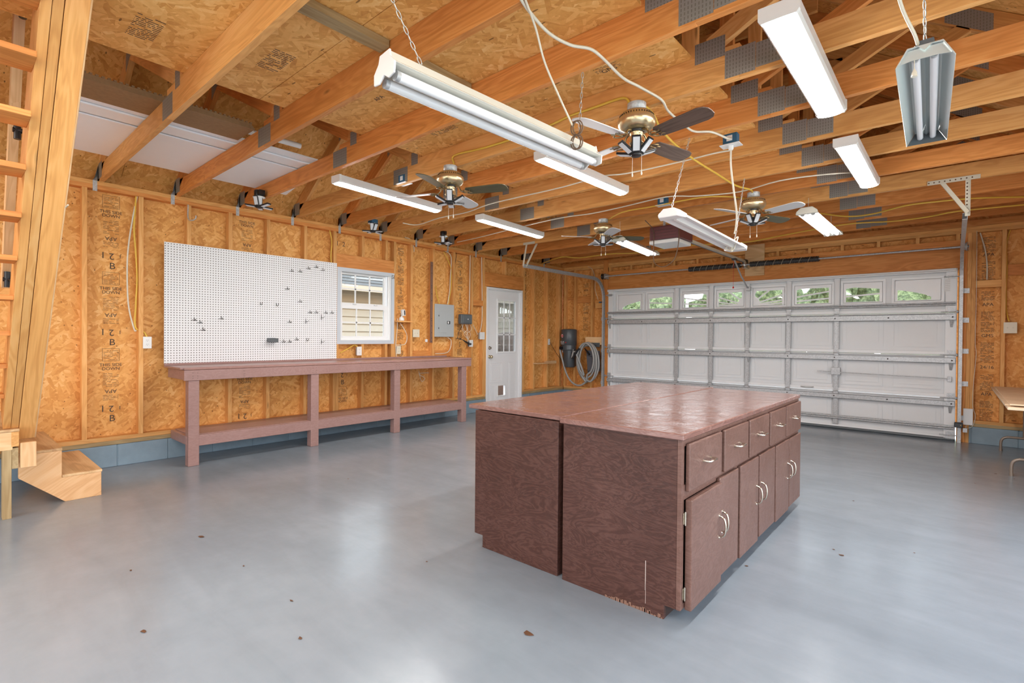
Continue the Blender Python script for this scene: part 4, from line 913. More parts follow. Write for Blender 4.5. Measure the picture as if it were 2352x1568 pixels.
led((-2.32, 2.95, 2.626), (-2.30, 4.15, 2.626), 'lit white strip light in the middle, just beyond the hanging two tube light')
led((-0.56, 2.28, 2.626), (-0.56, 3.46, 2.626), 'large looking lit white strip light at the upper right, nearest the viewer', 0.15)
led((-0.575, 4.08, 2.626), (-0.565, 5.28, 2.626), 'lit white strip light at right, behind the nearest lit one', 0.14)
for x_, y_ in ((-4.1, -1.6), (-2.3, -0.7), (-2.3, -2.4), (-0.56, -0.1), (-0.56, -2.2), (-4.1, -3.1)):  # unseen strip lights, added to brighten the room
    led((x_, y_, 2.626), (x_, y_+1.2, 2.626), 'unseen strip light behind the viewpoint, added to brighten the room')

# ================================================================== HANGING SHOP LIGHTS (off)
def frameof(p0, p1):
    p0, p1 = Vector(p0), Vector(p1); d_ = (p1-p0).normalized(); s_ = Vector((0, 0, 1)).cross(d_).normalized(); n_ = d_.cross(s_)
    return p0, p1, d_, s_, n_
def sweep(b, p0, p1, prof, s_, n_, closed=True):
    a = [p0+s_*u+n_*v for u, v in prof]; e = [p1+s_*u+n_*v for u, v in prof]; n = len(prof)
    b.add(a+e, [(i, (i+1) % n, n+(i+1) % n, n+i) for i in range(n if closed else n-1)]+([tuple(range(n))[::-1], tuple(range(n, 2*n))] if closed else [])); return b
def two_tube(t, p0, p1, s_, n_, d_, z_, gap, r_=0.019, mat='tube_glass'):
    for u in (-gap, gap):
        b = MB().tube([p0+d_*0.03+s_*u+n_*z_, p1-d_*0.03+s_*u+n_*z_], r_, 12); b.build('fluorescent_tube', mat, t)
        for q in (p0+d_*0.022, p1-d_*0.038): MB().tube([q+s_*u+n_*z_, q+d_*0.016+s_*u+n_*z_], r_*1.02, 12).build('tube_cap', 'galvanised', t)
# near, long one with a spine and bare tubes
p0, p1, d_, s_, n_ = frameof((-1.60, 1.10, 2.245), (-1.47, 2.30, 2.205))
t = thing('hanging_strip_light', (p0+p1)/2, 'unlit two tube fluorescent light hung on chains, nearest the viewer', 'light fixture')
b = MB(); sweep(b, p0, p1, [(-0.075, -0.01), (-0.045, 0.012), (-0.035, 0.045), (0.035, 0.045), (0.045, 0.012), (0.075, -0.01), (0.06, -0.014), (-0.06, -0.014)], s_, n_); b.build('housing', 'cream_metal', t, 0.002)
for q in (p0-d_*0.004, p1-d_*0.004):
    b = MB(); sweep(b, q, q+d_*0.008, [(-0.075, -0.052), (-0.078, -0.01), (-0.045, 0.02), (-0.037, 0.05), (0.037, 0.05), (0.045, 0.02), (0.078, -0.01), (0.075, -0.052), (0.035, -0.058), (0.0, -0.035), (-0.035, -0.058)], s_, n_); b.build('end_plate', 'white_metal', t, 0.002)
two_tube(t, p0, p1, s_, n_, d_, -0.042, 0.040)
c0 = p0+d_*0.17+n_*0.045; c1 = p1-d_*0.10+n_*0.045
chain_mb(c0, (c0.x-0.02, 1.02+0.02, 2.63)).build('chain', 'chain_steel', t)
chain_mb(c1, (c1.x+0.0, 2.235, 2.63)).build('chain', 'chain_steel', t)
# mid, white housing with closed tray
p0, p1, d_, s_, n_ = frameof((-1.46, 3.30, 2.09), (-1.43, 4.58, 2.04))
t = thing('hanging_shop_light', (p0+p1)/2, 'unlit white tray shaped shop light with a knotted cord, before the garage door opener', 'light fixture')
b = MB(); sweep(b, p0, p1, [(-0.085, -0.02), (-0.075, -0.008), (-0.05, 0.02), (0.05, 0.02), (0.075, -0.008), (0.085, -0.02), (0.07, -0.014), (0.045, 0.004), (-0.045, 0.004), (-0.07, -0.014)], s_, n_); b.build('housing', 'white_metal', t)
b = MB(); sweep(b, p0+d_*0.06, p1-d_*0.06, [(-0.012, -0.028), (-0.018, 0.004), (0.018, 0.004), (0.012, -0.028)], s_, n_); b.build('ballast_cover', 'white_metal', t, 0.002)
for q, g_ in ((p0, -1), (p1, 1)):
    b = MB(); e = q+d_*g_*0.05
    ring_ = lambda c, k_: [c+s_*u*k_+n_*v for u, v in ((-0.095, -0.03), (-0.10, -0.005), (-0.05, 0.03), (0.05, 0.03), (0.10, -0.005), (0.095, -0.03))]
    a, c = ring_(q-d_*g_*0.035, 1.0), ring_(e, 0.72)
    b.add(a+c, [(i, (i+1) % 6, 6+(i+1) % 6, 6+i) for i in range(6)]+[(0, 1, 2, 3, 4, 5), (11, 10, 9, 8, 7, 6)]); b.build('end_cap', 'white_plastic', t, 0.006, seg=2)
chain_mb(p0+n_*0.03, (-1.40, 3.45, 2.632)).build('chain', 'chain_steel', t)
chain_mb(p1-d_*0.06+n_*0.03, (-1.385, 4.62, 2.632)).build('chain', 'chain_steel', t)
q = p1-d_*0.12
kn = MB()
for j in range(5): a_ = j*1.25; kn.tube(smooth_path([q+Vector((0, 0, 0.02)), q+Vector((0.05*math.cos(a_), 0.05*math.sin(a_), 0.06-0.03*j)), q+Vector((0.02*math.cos(a_+1), 0.04*math.sin(a_), -0.05)), q]), 0.005, 6)
kn.build('knotted_cord', 'cord_white', t)
# green tinted reflector light at the right
p0, p1, d_, s_, n_ = frameof((-0.095, 2.40, 2.315), (-0.13, 3.60, 2.375))
t = thing('hanging_reflector_light', (p0+p1)/2, 'unlit grey reflector shop light hung at the upper right corner', 'light fixture')
b = MB(); sweep(b, p0, p1, [(-0.085, -0.045), (-0.05, 0.015), (-0.02, 0.018), (0, 0.0), (0.02, 0.018), (0.05, 0.015), (0.085, -0.045), (0.087, -0.043), (0.052, 0.02), (-0.052, 0.02), (-0.087, -0.043)], s_, n_); b.build('reflector', 'reflector', t)
b = MB(); sweep(b, p0+d_*0.02, p1-d_*0.02, [(-0.03, 0.02), (-0.025, 0.045), (0.025, 0.045), (0.03, 0.02)], s_, n_); b.build('ballast_box', 'grey_plastic', t)
b = MB(); sweep(b, p1-d_*0.015, p1-d_*0.012, [(-0.083, -0.045), (-0.05, 0.014), (0.05, 0.014), (0.083, -0.045)], s_, n_); b.build('end_plate', 'grey_plastic', t)
b = MB(); sweep(b, p0+d_*0.012, p0+d_*0.015, [(-0.083, -0.03), (-0.05, 0.014), (0.05, 0.014), (0.083, -0.03), (0.04, -0.024), (-0.04, -0.024)], s_, n_); b.build('end_plate', 'reflector', t)
two_tube(t, p0, p1, s_, n_, d_, -0.012, 0.027, 0.014)
chain_mb(p0+d_*0.05+n_*0.045, (-0.10, 2.30, 2.632), width=0.010).build('chain', 'chain_steel', t)
chain_mb(p1-d_*0.03+n_*0.04, p1-d_*0.03+Vector((0, 0.0, 0.26)), width=0.010).build('chain', 'chain_steel', t)
MB().tube([p0+d_*0.02+s_*0.03+n_*0.03, p0+d_*0.01+s_*0.03-n_*0.055], 0.0015, 5).lathe(p0+d_*0.01+s_*0.03-n_*0.085, [(0.002, 0.03), (0.008, 0.016), (0.010, 0.0)], 8).build('pull_chain', 'cord_white', t)
MB().tube(smooth_path([p0+d_*0.03+n_*0.03+s_*0.02, p0+s_*0.03+n_*0.06-d_*0.01, p0+s_*0.07+n_*0.16-d_*0.07, p0+s_*0.10+n_*0.30-d_*0.19]), 0.006, 6).build('power_cord', 'cord_white', t)
# two far, small looking
for (a, e, l_) in (((-1.10, 5.62, 2.50), (-1.06, 6.78, 2.47), 'bright two tube shop light at far right, beyond the right hand brass fan'), ((-3.02, 5.35, 2.42), (-3.16, 6.55, 2.42), 'bright two tube shop light just beyond the farthest brass fan')):
    p0, p1, d_, s_, n_ = frameof(a, e); t = thing('hanging_shop_light', (p0+p1)/2, l_, 'light fixture')
    b = MB(); sweep(b, p0, p1, [(-0.09, -0.02), (-0.07, 0.0), (-0.045, 0.03), (0.045, 0.03), (0.07, 0.0), (0.09, -0.02), (0.06, -0.006), (0.02, -0.004), (0.0, -0.03), (-0.02, -0.004), (-0.06, -0.006)], s_, n_); b.build('housing', 'white_metal', t)
    for q in (p0-d_*0.03, p1-d_*0.01): b = MB(); sweep(b, q, q+d_*0.04, [(-0.095, -0.03), (-0.09, 0.0), (-0.05, 0.035), (0.05, 0.035), (0.09, 0.0), (0.095, -0.03)], s_, n_); b.build('end_cap', 'cream_metal', t, 0.004)
    two_tube(t, p0, p1, s_, n_, d_, -0.022, 0.045, 0.018, 'tube_on')
    for q in (p0+d_*0.05, p1-d_*0.12): MB().tube([q+n_*0.03, (q.x, q.y, 2.638)], 0.002, 5).build('hanging_wire', 'cord_white', t)

# ================================================================== CEILING FANS
def spot(c, tilt=-0.12, heads=6, r0_=0.02, ph=0.0):
    """fold-out garage bulb: black hub with hinged panels; returns (hub, frames, faces) meshes"""
    c = Vector(c); hub = MB().lathe(c, [(0.020, 0.07), (0.032, 0.05), (0.034, 0.02), (0.026, 0.0), (0.034, -0.012), (0.026, -0.022), (0, -0.022)], 12)
    return hub
def panels(par, c, specs):
    c = Vector(c)
    for az, el in specs:
        a_, e_ = math.radians(az), math.radians(el)
        rad = Vector((math.cos(a_), math.sin(a_), 0)); x = rad*math.cos(e_)+Vector((0, 0, math.sin(e_))); y = Vector((0, 0, 1)).cross(rad); z = x.cross(y)
        M = Matrix((x, y, z)).transposed().to_4x4(); M.translation = c+rad*0.028+Vector((0, 0, -0.005))
        f_ = MB().box((0.0, -0.026, -0.006), (0.10, 0.026, 0.008), M).build('panel_frame', 'black_plastic', par, 0.003)
        MB().box((0.012, -0.019, -0.0085), (0.092, 0.019, -0.006), M).build('light_panel', 'bulb_led', f_)
def fan(c, ph, label, mats, specs, zoff=0.0):
    x, y_ = c; zt = 2.64
    t = thing('ceiling_fan', (x, y_, zt), label, 'ceiling fan', 'brass ceiling fans')
    MB().lathe((x, y_, 0), [(0.055, zt), (0.055, zt-0.055), (0.04, zt-0.058)], 24).build('canopy', 'galvanised', t)
    zc = zt-0.055
    MB().lathe((x, y_, zc), [(0.03, 0.0), (0.088, -0.004), (0.098, -0.018), (0.100, -0.028), (0.108, -0.036), (0.112, -0.052), (0.108, -0.074), (0.094, -0.092), (0.075, -0.102), (0.04, -0.104)], 32).build('motor_housing', 'brass', t)
    v = MB()
    for j in range(40):
        a_ = 2*PI*j/40; v.box((0.0985, -0.0022, -0.030), (0.102, 0.0022, -0.020), Matrix.Translation((x, y_, zc)) @ Matrix.Rotation(a_, 4, 'Z'))
    v.build('vent_slots', 'black_plastic', t)
    MB().lathe((x, y_, zc-0.104), [(0.045, 0.002), (0.05, -0.004), (0.045, -0.012)], 20).build('rotor', 'black_plastic', t)
    MB().lathe((x, y_, zc-0.116), [(0.040, 0), (0.042, -0.006), (0.037, -0.012), (0.037, -0.052), (0.043, -0.060), (0.040, -0.068), (0.02, -0.070)], 24).build('switch_housing', 'brass', t)
    for k_ in range(4):
        a_ = math.radians(ph+90*k_); Mx = Matrix.Translation((x, y_, zc-0.165)) @ Matrix.Rotation(a_, 4, 'Z')
        T = lambda p: Mx @ Vector(p)
        b = MB().tube([T(q) for q in smooth_path([(0.042, 0, 0.057), (0.075, 0, 0.048), (0.10, 0.0, 0.010), (0.135, 0, 0.0)], 4)], [0.007]*12+[0.005], 8)
        for sg in (-1, 1): b.tube([T(q) for q in smooth_path([(0.115, 0, 0), (0.125, sg*0.03, 0.0), (0.15, sg*0.042, 0.0), (0.165, sg*0.022, 0), (0.185, sg*0.03, 0)], 4)], 0.0045, 6)
        b.tube([T((0.12, 0, 0)), T((0.18, 0, 0.0))], 0.0045, 6)
        b.build('blade_iron', 'antique_brass', t)
        R = Mx @ Matrix.Rotation(math.radians(-12), 4, 'X')
        oy = [(0.145, -0.035), (0.16, -0.050), (0.30, -0.058), (0.44, -0.062), (0.475, -0.052), (0.495, -0.028), (0.498, 0.0), (0.495, 0.028), (0.475, 0.052), (0.44, 0.062), (0.30, 0.058), (0.16, 0.050), (0.145, 0.035)]
        bo = MB().prism(oy, [], lambda u, v_, w_: Vector((u, v_, w_+0.004)), 0.006).build('blade', mats[k_], None, 0.0015)
        bo.matrix_basis = R; WORLD[bo.name] = R.copy(); adopt(bo, t)
    c2 = Vector((x, y_, zc-0.235))
    MB().lathe((x, y_, zc-0.20), [(0.014, 0.02), (0.017, 0.0), (0.017, -0.012)], 12).build('lamp_socket', 'white_plastic', t)
    hb = spot(c2).build('folding_lamp', 'black_plastic', t); panels(hb, c2, specs)
    for dx in (-0.03, 0.03):
        q = Vector((x+dx, y_+0.01, zc-0.17)); MB().tube([q, q+Vector((0, 0, -0.17))], 0.0012, 4).lathe(q+Vector((0, 0, -0.20)), [(0.002, 0.03), (0.006, 0.01), (0.003, 0)], 8).build('pull_chain', 'cord_white', t)
    return t
W4 = ['blade_walnut']*4
fan((-1.443, 2.76), 77, 'brass ceiling fan with dark wood blades, nearest the viewer', ['blade_walnut', 'blade_white', 'blade_white', 'blade_walnut'], [(-62, 50), (-2, 45), (58, 20), (118, 20), (178, 15), (238, 35)])
fan((-3.13, 2.79), 22, 'brass ceiling fan at left, beyond the lit strip light by the window wall', ['blade_olive', 'blade_white', 'blade_white', 'blade_olive'], [(-48, 70), (-128, 28), (32, 30), (132, -5), (182, 0), (82, 5)])
fan((-1.46, 5.15), 68, 'brass ceiling fan at right, behind the knotted cord shop light', ['blade_olive', 'blade_white', 'blade_white', 'blade_white'], [(-110, 60), (-40, 60), (-150, 22), (10, 22), (60, 10), (120, 10)])
fan((-3.13, 5.19), 48, 'brass ceiling fan farthest back at left of the opener', ['blade_olive', 'blade_white', 'blade_white', 'blade_white'], [(-58, 70), (-128, 35), (12, 35), (60, 5), (120, 0), (180, 5)])

# porcelain socket lamps along the left wall
def socket_lamp(pos, label, black, specs):
    x, y_, z_ = pos; t = thing('socket_lamp', pos, label, 'light fixture', 'socket lamps by the left wall plate')
    b = MB()
    if black: b.lathe((x, y_, z_), [(0.042, 0), (0.046, -0.004), (0.046, -0.062), (0.04, -0.066)], 16); b.box((x+0.02, y_-0.03, z_-0.055), (x+0.075, y_+0.03, z_-0.005)); b.build('junction_box', 'black_plastic', t, 0.003)
    else: b.box((x-0.045, y_-0.045, z_-0.05), (x+0.045, y_+0.045, z_)).build('junction_box', 'box_blue', t, 0.004)
    zz = z_-(0.066 if black else 0.05)
    MB().lathe((x, y_, zz), [(0.058, 0), (0.058, -0.006), (0.03, -0.018), (0.024, -0.035), (0.019, -0.036)], 20).build('porcelain_socket', 'white_plastic', t)
    c = Vector((x, y_, zz-0.09)); h = spot(c).build('folding_lamp', 'black_plastic', t); panels(h, c, specs)
    return t
socket_lamp((-5.30, 2.16, 2.70), 'black junction box with folding lamp at the window wall, nearest the stair', True, [(-60, 75), (-130, 8), (25, 12), (80, -5), (-10, 85), (150, 0)])
socket_lamp((-5.50, 3.62, 2.70), 'blue box with folding lamp over the pegboard end of the window wall', False, [(-45, 72), (-130, 0), (35, 0), (0, 60), (100, -5), (170, 0)])
socket_lamp((-5.36, 4.66, 2.70), 'black junction box with folding lamp above the window wall, farthest from the stair', True, [(-50, 75), (-140, 5), (45, 5), (0, 5), (100, 0), (170, 0)])

# blue junction boxes with white plates on the truss chords
for (x, y_, z0, l_, cord) in ((-1.235, 3.80, 2.65, 'blue electrical box with a hanging white cord, right of the nearest brass fan', True), (-2.31, 5.02, 2.64, 'blue electrical box on a truss above the garage door opener', False), (-3.83, 2.85, 2.65, 'blue electrical box half hidden behind the nearest lit strip by the window wall', False)):
    t = thing('junction_box', (x, y_, z0), l_, 'electrical box', 'blue boxes on the trusses')
    MB().box((x-0.05, y_-0.03, z0-0.0), (x+0.05, y_+0.028, z0+0.075)).build('box_body', 'box_blue', t, 0.005)
    MB().box((x-0.022, y_-0.0305, z0+0.02), (x+0.018, y_-0.030, z0+0.06)).build('sticker', 'white_paint', t)
    MB().box((x-0.07, y_-0.045, z0-0.008), (x+0.07, y_+0.045, z0-0.002)).build('cover_plate', 'white_plastic', t, 0.002)
    if cord: MB().lathe((x, y_, z0-0.04), [(0.012, 0), (0.018, 0.012), (0.018, 0.032)], 12).build('plug', 'white_plastic', t)
round_box = tag(MB().lathe((-3.62, 4.72, 2.70), [(0.045, 0), (0.045, 0.05)], 16, 'y').build('round_box', 'grey_plastic'), 'round grey blank box on a truss beside the far lit strip light', 'electrical box')

# ================================================================== CABLES
def zc(px, py, z_=2.634): return un(px, py, 'z', z_)
cable('white_cable', [zc(1192, -10), zc(1215, 25), zc(1260, 75), zc(1310, 103), zc(1355, 112), zc(1384, 133), zc(1430, 178), zc(1470, 200), zc(1519, 229), zc(1535, 255), zc(1575, 290), zc(1597, 302), zc(1635, 303), zc(1672, 318), (-1.235, 3.80, 2.70)], 0.0075, 'cord_white', 'thick cream cable stapled across the nearest trusses to the blue box')
cable('lamp_cord', [zc(1205, -5), (-1.40, 1.74, 2.60), (-1.42, 1.83, 2.50), (-1.43, 1.95, 2.40), (-1.43, 2.05, 2.31), (-1.43, 2.08, 2.285)], 0.005, 'cord_white', 'cream twin cord dropping from the truss to the nearest hanging light', 'cord')
lp = MB()
q = Vector((-1.415, 2.08, 2.24))
for s1 in (1, -1):
    for k_ in (0, 1): lp.tube([q+Vector((0.012*k_+0.022*math.sin(a_), 0.010*math.sin(a_), s1*(0.035-0.035*math.cos(a_)))) for a_ in [2*PI*j/14 for j in range(15)]], 0.0035, 6)
tag(lp.build('cord_loop', 'cord_brown'), 'folded brown cord loop tied near the far end of the nearest hanging light', 'cord')
yc = lambda px, py: un(px, py, 'z', 2.66)
cable('yellow_cable', [zc(1034, 392), (-3.12, 2.82, 2.66), un(1043, 357, 'y', 2.81), un(1110, 340, 'y', 2.81), un(1190, 315, 'y', 2.81), un(1260, 289, 'y', 2.81), un(1310, 266, 'y', 2.81), un(1370, 245, 'y', 2.81), un(1425, 226, 'y', 2.81), un(1442, 230, 'y', 2.81), un(1445, 245, 'y', 2.81)], 0.0085, 'cord_yellow', 'yellow cable running between the two nearest brass fans', sub=4)
cable('yellow_cable', [zc(1480, 243), zc(1500, 262), zc(1520, 300), zc(1560, 340), zc(1600, 370), zc(1640, 395), zc(1690, 426), zc(1725, 436), zc(1727, 447)], 0.0085, 'cord_yellow', 'yellow cable from the nearest brass fan to the fan at right', sub=4)
cable('yellow_cable', [zc(1395, 506), zc(1430, 487), zc(1500, 474), zc(1560, 462), zc(1620, 452), zc(1680, 452), zc(1722, 458)], 0.007, 'cord_yellow', 'yellow cable running between the two far brass fans', sub=4)
cable('yellow_cable', [zc(1245, 605), zc(1290, 590), zc(1330, 592), zc(1400, 583), zc(1470, 580), zc(1560, 566), zc(1640, 560), zc(1720, 555), zc(1800, 540), zc(1880, 525), zc(1960, 513), zc(2050, 508), zc(2130, 498), zc(2200, 485), zc(2352, 470)], 0.0085, 'cord_yellow', 'long yellow cable along the trusses nearest the garage door', sub=4)
cable('yellow_cable', [zc(1885, 490), zc(1950, 497), zc(2010, 490), zc(2080, 472), zc(2160, 462), zc(2240, 455), zc(2352, 452)], 0.0085, 'cord_yellow', 'yellow cable crossing the trusses at the far right of the ceiling', sub=4)
cable('white_cable', [zc(925, 512), zc(960, 516), zc(1010, 500), zc(1070, 488), zc(1120, 470), zc(1180, 455), zc(1290, 430), zc(1380, 405), zc(1440, 398), zc(1560, 372), zc(1640, 352), zc(1680, 345)], 0.006, 'cord_white', 'long cream cable from the window wall across to the blue box', sub=4)
cable('white_cable', [zc(1050, 556), zc(1100, 545), zc(1200, 520), zc(1290, 500), zc(1360, 490), zc(1430, 475), zc(1530, 452), zc(1600, 450), zc(1700, 440), zc(1790, 415), zc(1900, 400), zc(1990, 395)], 0.006, 'cord_white', 'cream cable crossing beneath the trusses behind the far brass fans', sub=4)
cable('extension_cord', [(-1.235, 3.80, 2.615), (-1.24, 3.82, 2.50), (-1.26, 3.95, 2.36), (-1.30, 4.15, 2.24), (-1.36, 4.33, 2.17), (-1.40, 4.42, 2.13)], 0.007, 'cord_white', 'white cord hanging from the blue box down to the tray shaped shop light', 'cord')
LW = lambda px, py, x_=-5.94: un(px, py, 'x', x_)
cable('white_cable', [LW(316, 448), LW(305, 500), LW(295, 565), LW(292, 620), LW(295, 700), LW(308, 755), LW(313, 758)], 0.007, 'cord_white', 'white cable bowing out of the stud bay left of the outlet')
cable('yellow_cable', [LW(313, 448), LW(308, 520), LW(312, 580), LW(315, 640), LW(312, 700), LW(311, 750), LW(330, 762), LW(338, 775, -5.925)], 0.0085, 'cord_yellow', 'yellow cable down the stud to the outlet left of the pegboard')
cable('yellow_cable', [LW(757, 528), LW(762, 555), LW(760, 590), LW(763, 625), LW(762, 660)], 0.008, 'cord_yellow', 'yellow cable between the pegboard and the stud above the window')
cable('yellow_cable', [LW(782, 810), LW(800, 800), LW(815, 792), LW(822, 800, -5.925)], 0.007, 'cord_yellow', 'yellow cable looping into the outlet under the window')
for i, (pts, m_, l_) in enumerate((([(1019, 578), (1030, 600), (1036, 620), (1036, 660), (1031, 690), (1028, 700)], 'cord_yellow', 'yellow cable down to the breaker panel'), ([(1022, 576), (1036, 590), (1034, 640), (1033, 665), (1028, 698)], 'cord_white', 'white cable down to the breaker panel'), ([(1000, 655), (1003, 675), (1009, 697)], 'cord_yellow', 'short yellow cable at the left corner of the breaker panel'))):
    cable('panel_cable', [LW(a, b_, -5.95) for a, b_ in pts], 0.007, m_, l_)
cable('white_cable', [LW(1080, 585, -5.925), LW(1079, 650, -5.925), LW(1078, 700, -5.925), LW(1077, 720, -5.92)], 0.007, 'cord_white', 'white cable from the wall plate down to the grey timer box')
cable('white_cable', [LW(1106, 590, -5.93), LW(1107, 660, -5.93), LW(1107, 735, -5.93), LW(1102, 762, -5.92)], 0.007, 'cord_white', 'white cable from the wall plate down to the switch left of the door')
cable('grey_wire', [LW(1086, 745), LW(1092, 757), LW(1097, 768)], 0.005, 'cord_white', 'short white wire from the stud to the switch left of the door')
cable('white_cable', [LW(930, 545), LW(942, 550), LW(950, 565), LW(951, 578)], 0.006, 'cord_white', 'white cable end curling below the plate right of the window')
cable('camera_cord', [(-5.90, 4.29, 1.49), LW(912, 760, -5.90), LW(909, 790, -5.90), LW(910, 818, -5.90)], 0.005, 'cord_white', 'white cord from the small shelf down behind the bench')
cable('camera_cord', [LW(919, 742, -5.89), LW(928, 755, -5.89), LW(935, 772, -5.89), LW(930, 790, -5.89), LW(910, 792, -5.90)], 0.005, 'cord_white', 'white cord looping from the small shelf to the outlet below it')
cable('white_cable', [LW(1028, 775, -5.91), LW(1036, 782, -5.91), LW(1034, 800, -5.91), LW(1025, 810, -5.91), LW(1000, 812, -5.91)], 0.006, 'cord_white', 'white cable curving out under the breaker panel')
cable('loose_wire', [LW(962, 852), LW(968, 875), LW(975, 868), LW(962, 858), LW(985, 856)], 0.004, 'cord_white', 'loose white wire in the stud bay under the bench top', 'wire')
BW = lambda px, py, y_=8.39: un(px, py, 'y', y_)
cable('yellow_cable', [BW(2322, 523), BW(2312, 560), BW(2313, 620), BW(2311, 660), BW(2312, 715), BW(2318, 738, 8.33)], 0.007, 'cord_yellow', 'yellow cable down the stud to the double switch at the far right')
cable('white_cable', [BW(2250, 530), BW(2262, 570), BW(2267, 605), BW(2267, 642)], 0.008, 'cord_white', 'white cable in the narrow stud bay right of the garage door')
cable('sensor_wire', [BW(2244, 530, 8.322), BW(2243, 660, 8.322), BW(2240, 780, 8.322), BW(2242, 815, 8.322), BW(2236, 880, 8.322), BW(2234, 930, 8.322), BW(2240, 955, 8.322), BW(2232, 980, 8.31), BW(2205, 985, 8.26)], 0.003, 'cord_white', 'thin white sensor wire down the stud right of the garage door', 'wire')
cable('opener_wire', [BW(1350, 612, 8.30), BW(1360, 618, 8.30), BW(1367, 640, 8.30), BW(1367, 665, 8.30), BW(1374, 688, 8.31)], 0.004, 'cord_white', 'thin white wire from the ceiling to the blue box left of the garage door', 'wire')

# ================================================================== ELECTRICAL ITEMS ON THE WALLS
def wall_plate(name, face, y0, y1, z0, z1, label, kind, mat='white_plastic', box=None):
    """face: 'L' on the left wall or ('B', x0,x1) on the back wall"""
    X = XW
    if face == 'L':
        t = thing(name, (X, (y0+y1)/2, z0), label, 'outlet' if kind == 'outlet' else 'switch'); P = lambda a, b_, c, e, f_, g_: ((X+a, c, f_), (X+b_, e, g_))
        n_ = 'x'; L3 = lambda d_, u, v: (X+d_, u, v)
    else:
        t = thing(name, ((y0+y1)/2, YB, z0), label, 'outlet' if kind == 'outlet' else 'switch'); P = lambda a, b_, c, e, f_, g_: ((c, YB-b_, f_), (e, YB-a, g_)); n_ = 'y'; L3 = lambda d_, u, v: (u, YB-d_, v)
    a, b_ = P(-0.035, 0.001, y0+0.008, y1-0.008, z0+0.008, z1-0.008); MB().box(a, b_).build('wall_box', box or 'box_blue', t)
    a, b_ = P(0.001, 0.007, y0, y1, z0, z1); MB().box(a, b_).build('cover_plate', mat, t, 0.002)
    m, zm = (y0+y1)/2, (z0+z1)/2; k_ = MB()
    if kind == 'outlet':
        for dz_ in (-0.02, 0.02):
            a, b_ = P(0.007, 0.009, m-0.016, m+0.016, zm+dz_-0.014, zm+dz_+0.014); o = MB().box(a, b_).build('receptacle', mat, t, 0.001)
            s1 = MB()
            for dy_ in (-0.007, 0.005): a, b_ = P(0.009, 0.0095, m+dy_, m+dy_+0.002, zm+dz_, zm+dz_+0.009); s1.box(a, b_)
            a, b_ = P(0.009, 0.0095, m-0.002, m+0.002, zm+dz_-0.009, zm+dz_-0.005); s1.box(a, b_); s1.build('slots', 'black_plastic', o)
    else:
        n = 2 if (y1-y0) > 0.09 else 1
        for j in range(n):
            u = m+((j-0.5)*0.046 if n == 2 else 0); a, b_ = P(0.007, 0.014, u-0.004, u+0.004, zm-0.006, zm+0.008); k_.box(a, b_)
        k_.build('toggle', mat, t, 0.001)
    return t
wall_plate('outlet', 'L', 1.33, 1.401, 1.102, 1.217, 'white double outlet on the stud left of the pegboard', 'outlet')
wall_plate('outlet', 'L', 3.66, 3.732, 0.984, 1.10, 'white outlet with grey box just under the window', 'outlet', box='panel_grey')
wall_plate('outlet', 'L', 4.288, 4.36, 0.99, 1.105, 'cream outlet right of the window above the bench', 'outlet', 'almond_plastic')
wall_plate('switch', 'L', 4.573, 4.691, 1.23, 1.344, 'cream double switch plate left of the brown perforated strip', 'switch', 'almond_plastic')
wall_plate('outlet', 'L', 5.705, 5.79, 1.08, 1.19, 'white outlet with several dark plugs below the grey timer box', 'outlet')
wall_plate('switch', 'L', 5.948, 6.06, 1.20, 1.322, 'white double switch left of the entry door', 'switch', box='panel_grey')
wall_plate('switch', 'L', 7.815, 7.875, 1.10, 1.215, 'white switch box on the stud left of the central vacuum', 'switch')
wall_plate('switch', 'B', 0.435, 0.55, 1.34, 1.47, 'cream double switch plate at the far right above the folding table', 'switch', 'almond_plastic')
tag(MB().box((XW+0.001, 4.80, 1.16), (XW+0.004, 4.845, 1.20)).build('phone_jack', 'white_plastic'), 'tiny white jack on the strand board under the brown strip', 'jack')
# breaker panel
t = thing('breaker_panel', (-5.90, 5.16, 1.237), 'grey electrical breaker panel between the studs', 'breaker panel')
MB().box((-5.99, 4.985, 1.25), (-5.91, 5.345, 1.725)).build('panel_box', 'panel_grey', t)
MB().box((-5.912, 4.97, 1.237), (-5.90, 5.36, 1.737)).build('trim_cover', 'panel_grey', t, 0.003)
d_ = MB().box((-5.90, 5.05, 1.30), (-5.896, 5.205, 1.62)).build('panel_door', 'panel_grey', t, 0.002)
MB().box((-5.90, 5.216, 1.435), (-5.893, 5.275, 1.483)).build('latch', 'black_plastic', t, 0.002)
MB().box((-5.893, 5.224, 1.442), (-5.8915, 5.25, 1.476)).build('latch_plate', 'white_plastic', t)
h = MB()
for yy, zz in ((5.05, 1.56), (5.05, 1.37)): h.box((-5.90, yy-0.006, zz-0.012), (-5.894, yy+0.002, zz+0.012))
h.build('hinge', 'black_plastic', t)
h = MB()
for yy, zz in ((4.985, 1.63), (5.345, 1.63), (4.985, 1.36), (5.345, 1.36)): h.lathe((-5.90, yy, zz), [(0.005, 0), (0.004, 0.002)], 8, 'x')
h.build('screws', 'galvanised', t)
t = thing('timer_box', (-5.86, 5.6, 1.44), 'dark grey timer box with hanging wires, right of the breaker panel', 'control box')
MB().box((-5.915, 5.46, 1.445), (-5.84, 5.70, 1.60)).build('box_body', 'grey_plastic', t, 0.012, seg=2)
MB().box((-5.84, 5.50, 1.46), (-5.834, 5.69, 1.585)).build('lid', 'grey_plastic', t, 0.006)
MB().add([(-5.833, 5.585, 1.515), (-5.833, 5.615, 1.515), (-5.833, 5.60, 1.535)], [(0, 1, 2)]).build('logo_mark', 'white_plastic', t)
wr_ = MB(); rr = random.Random(5)
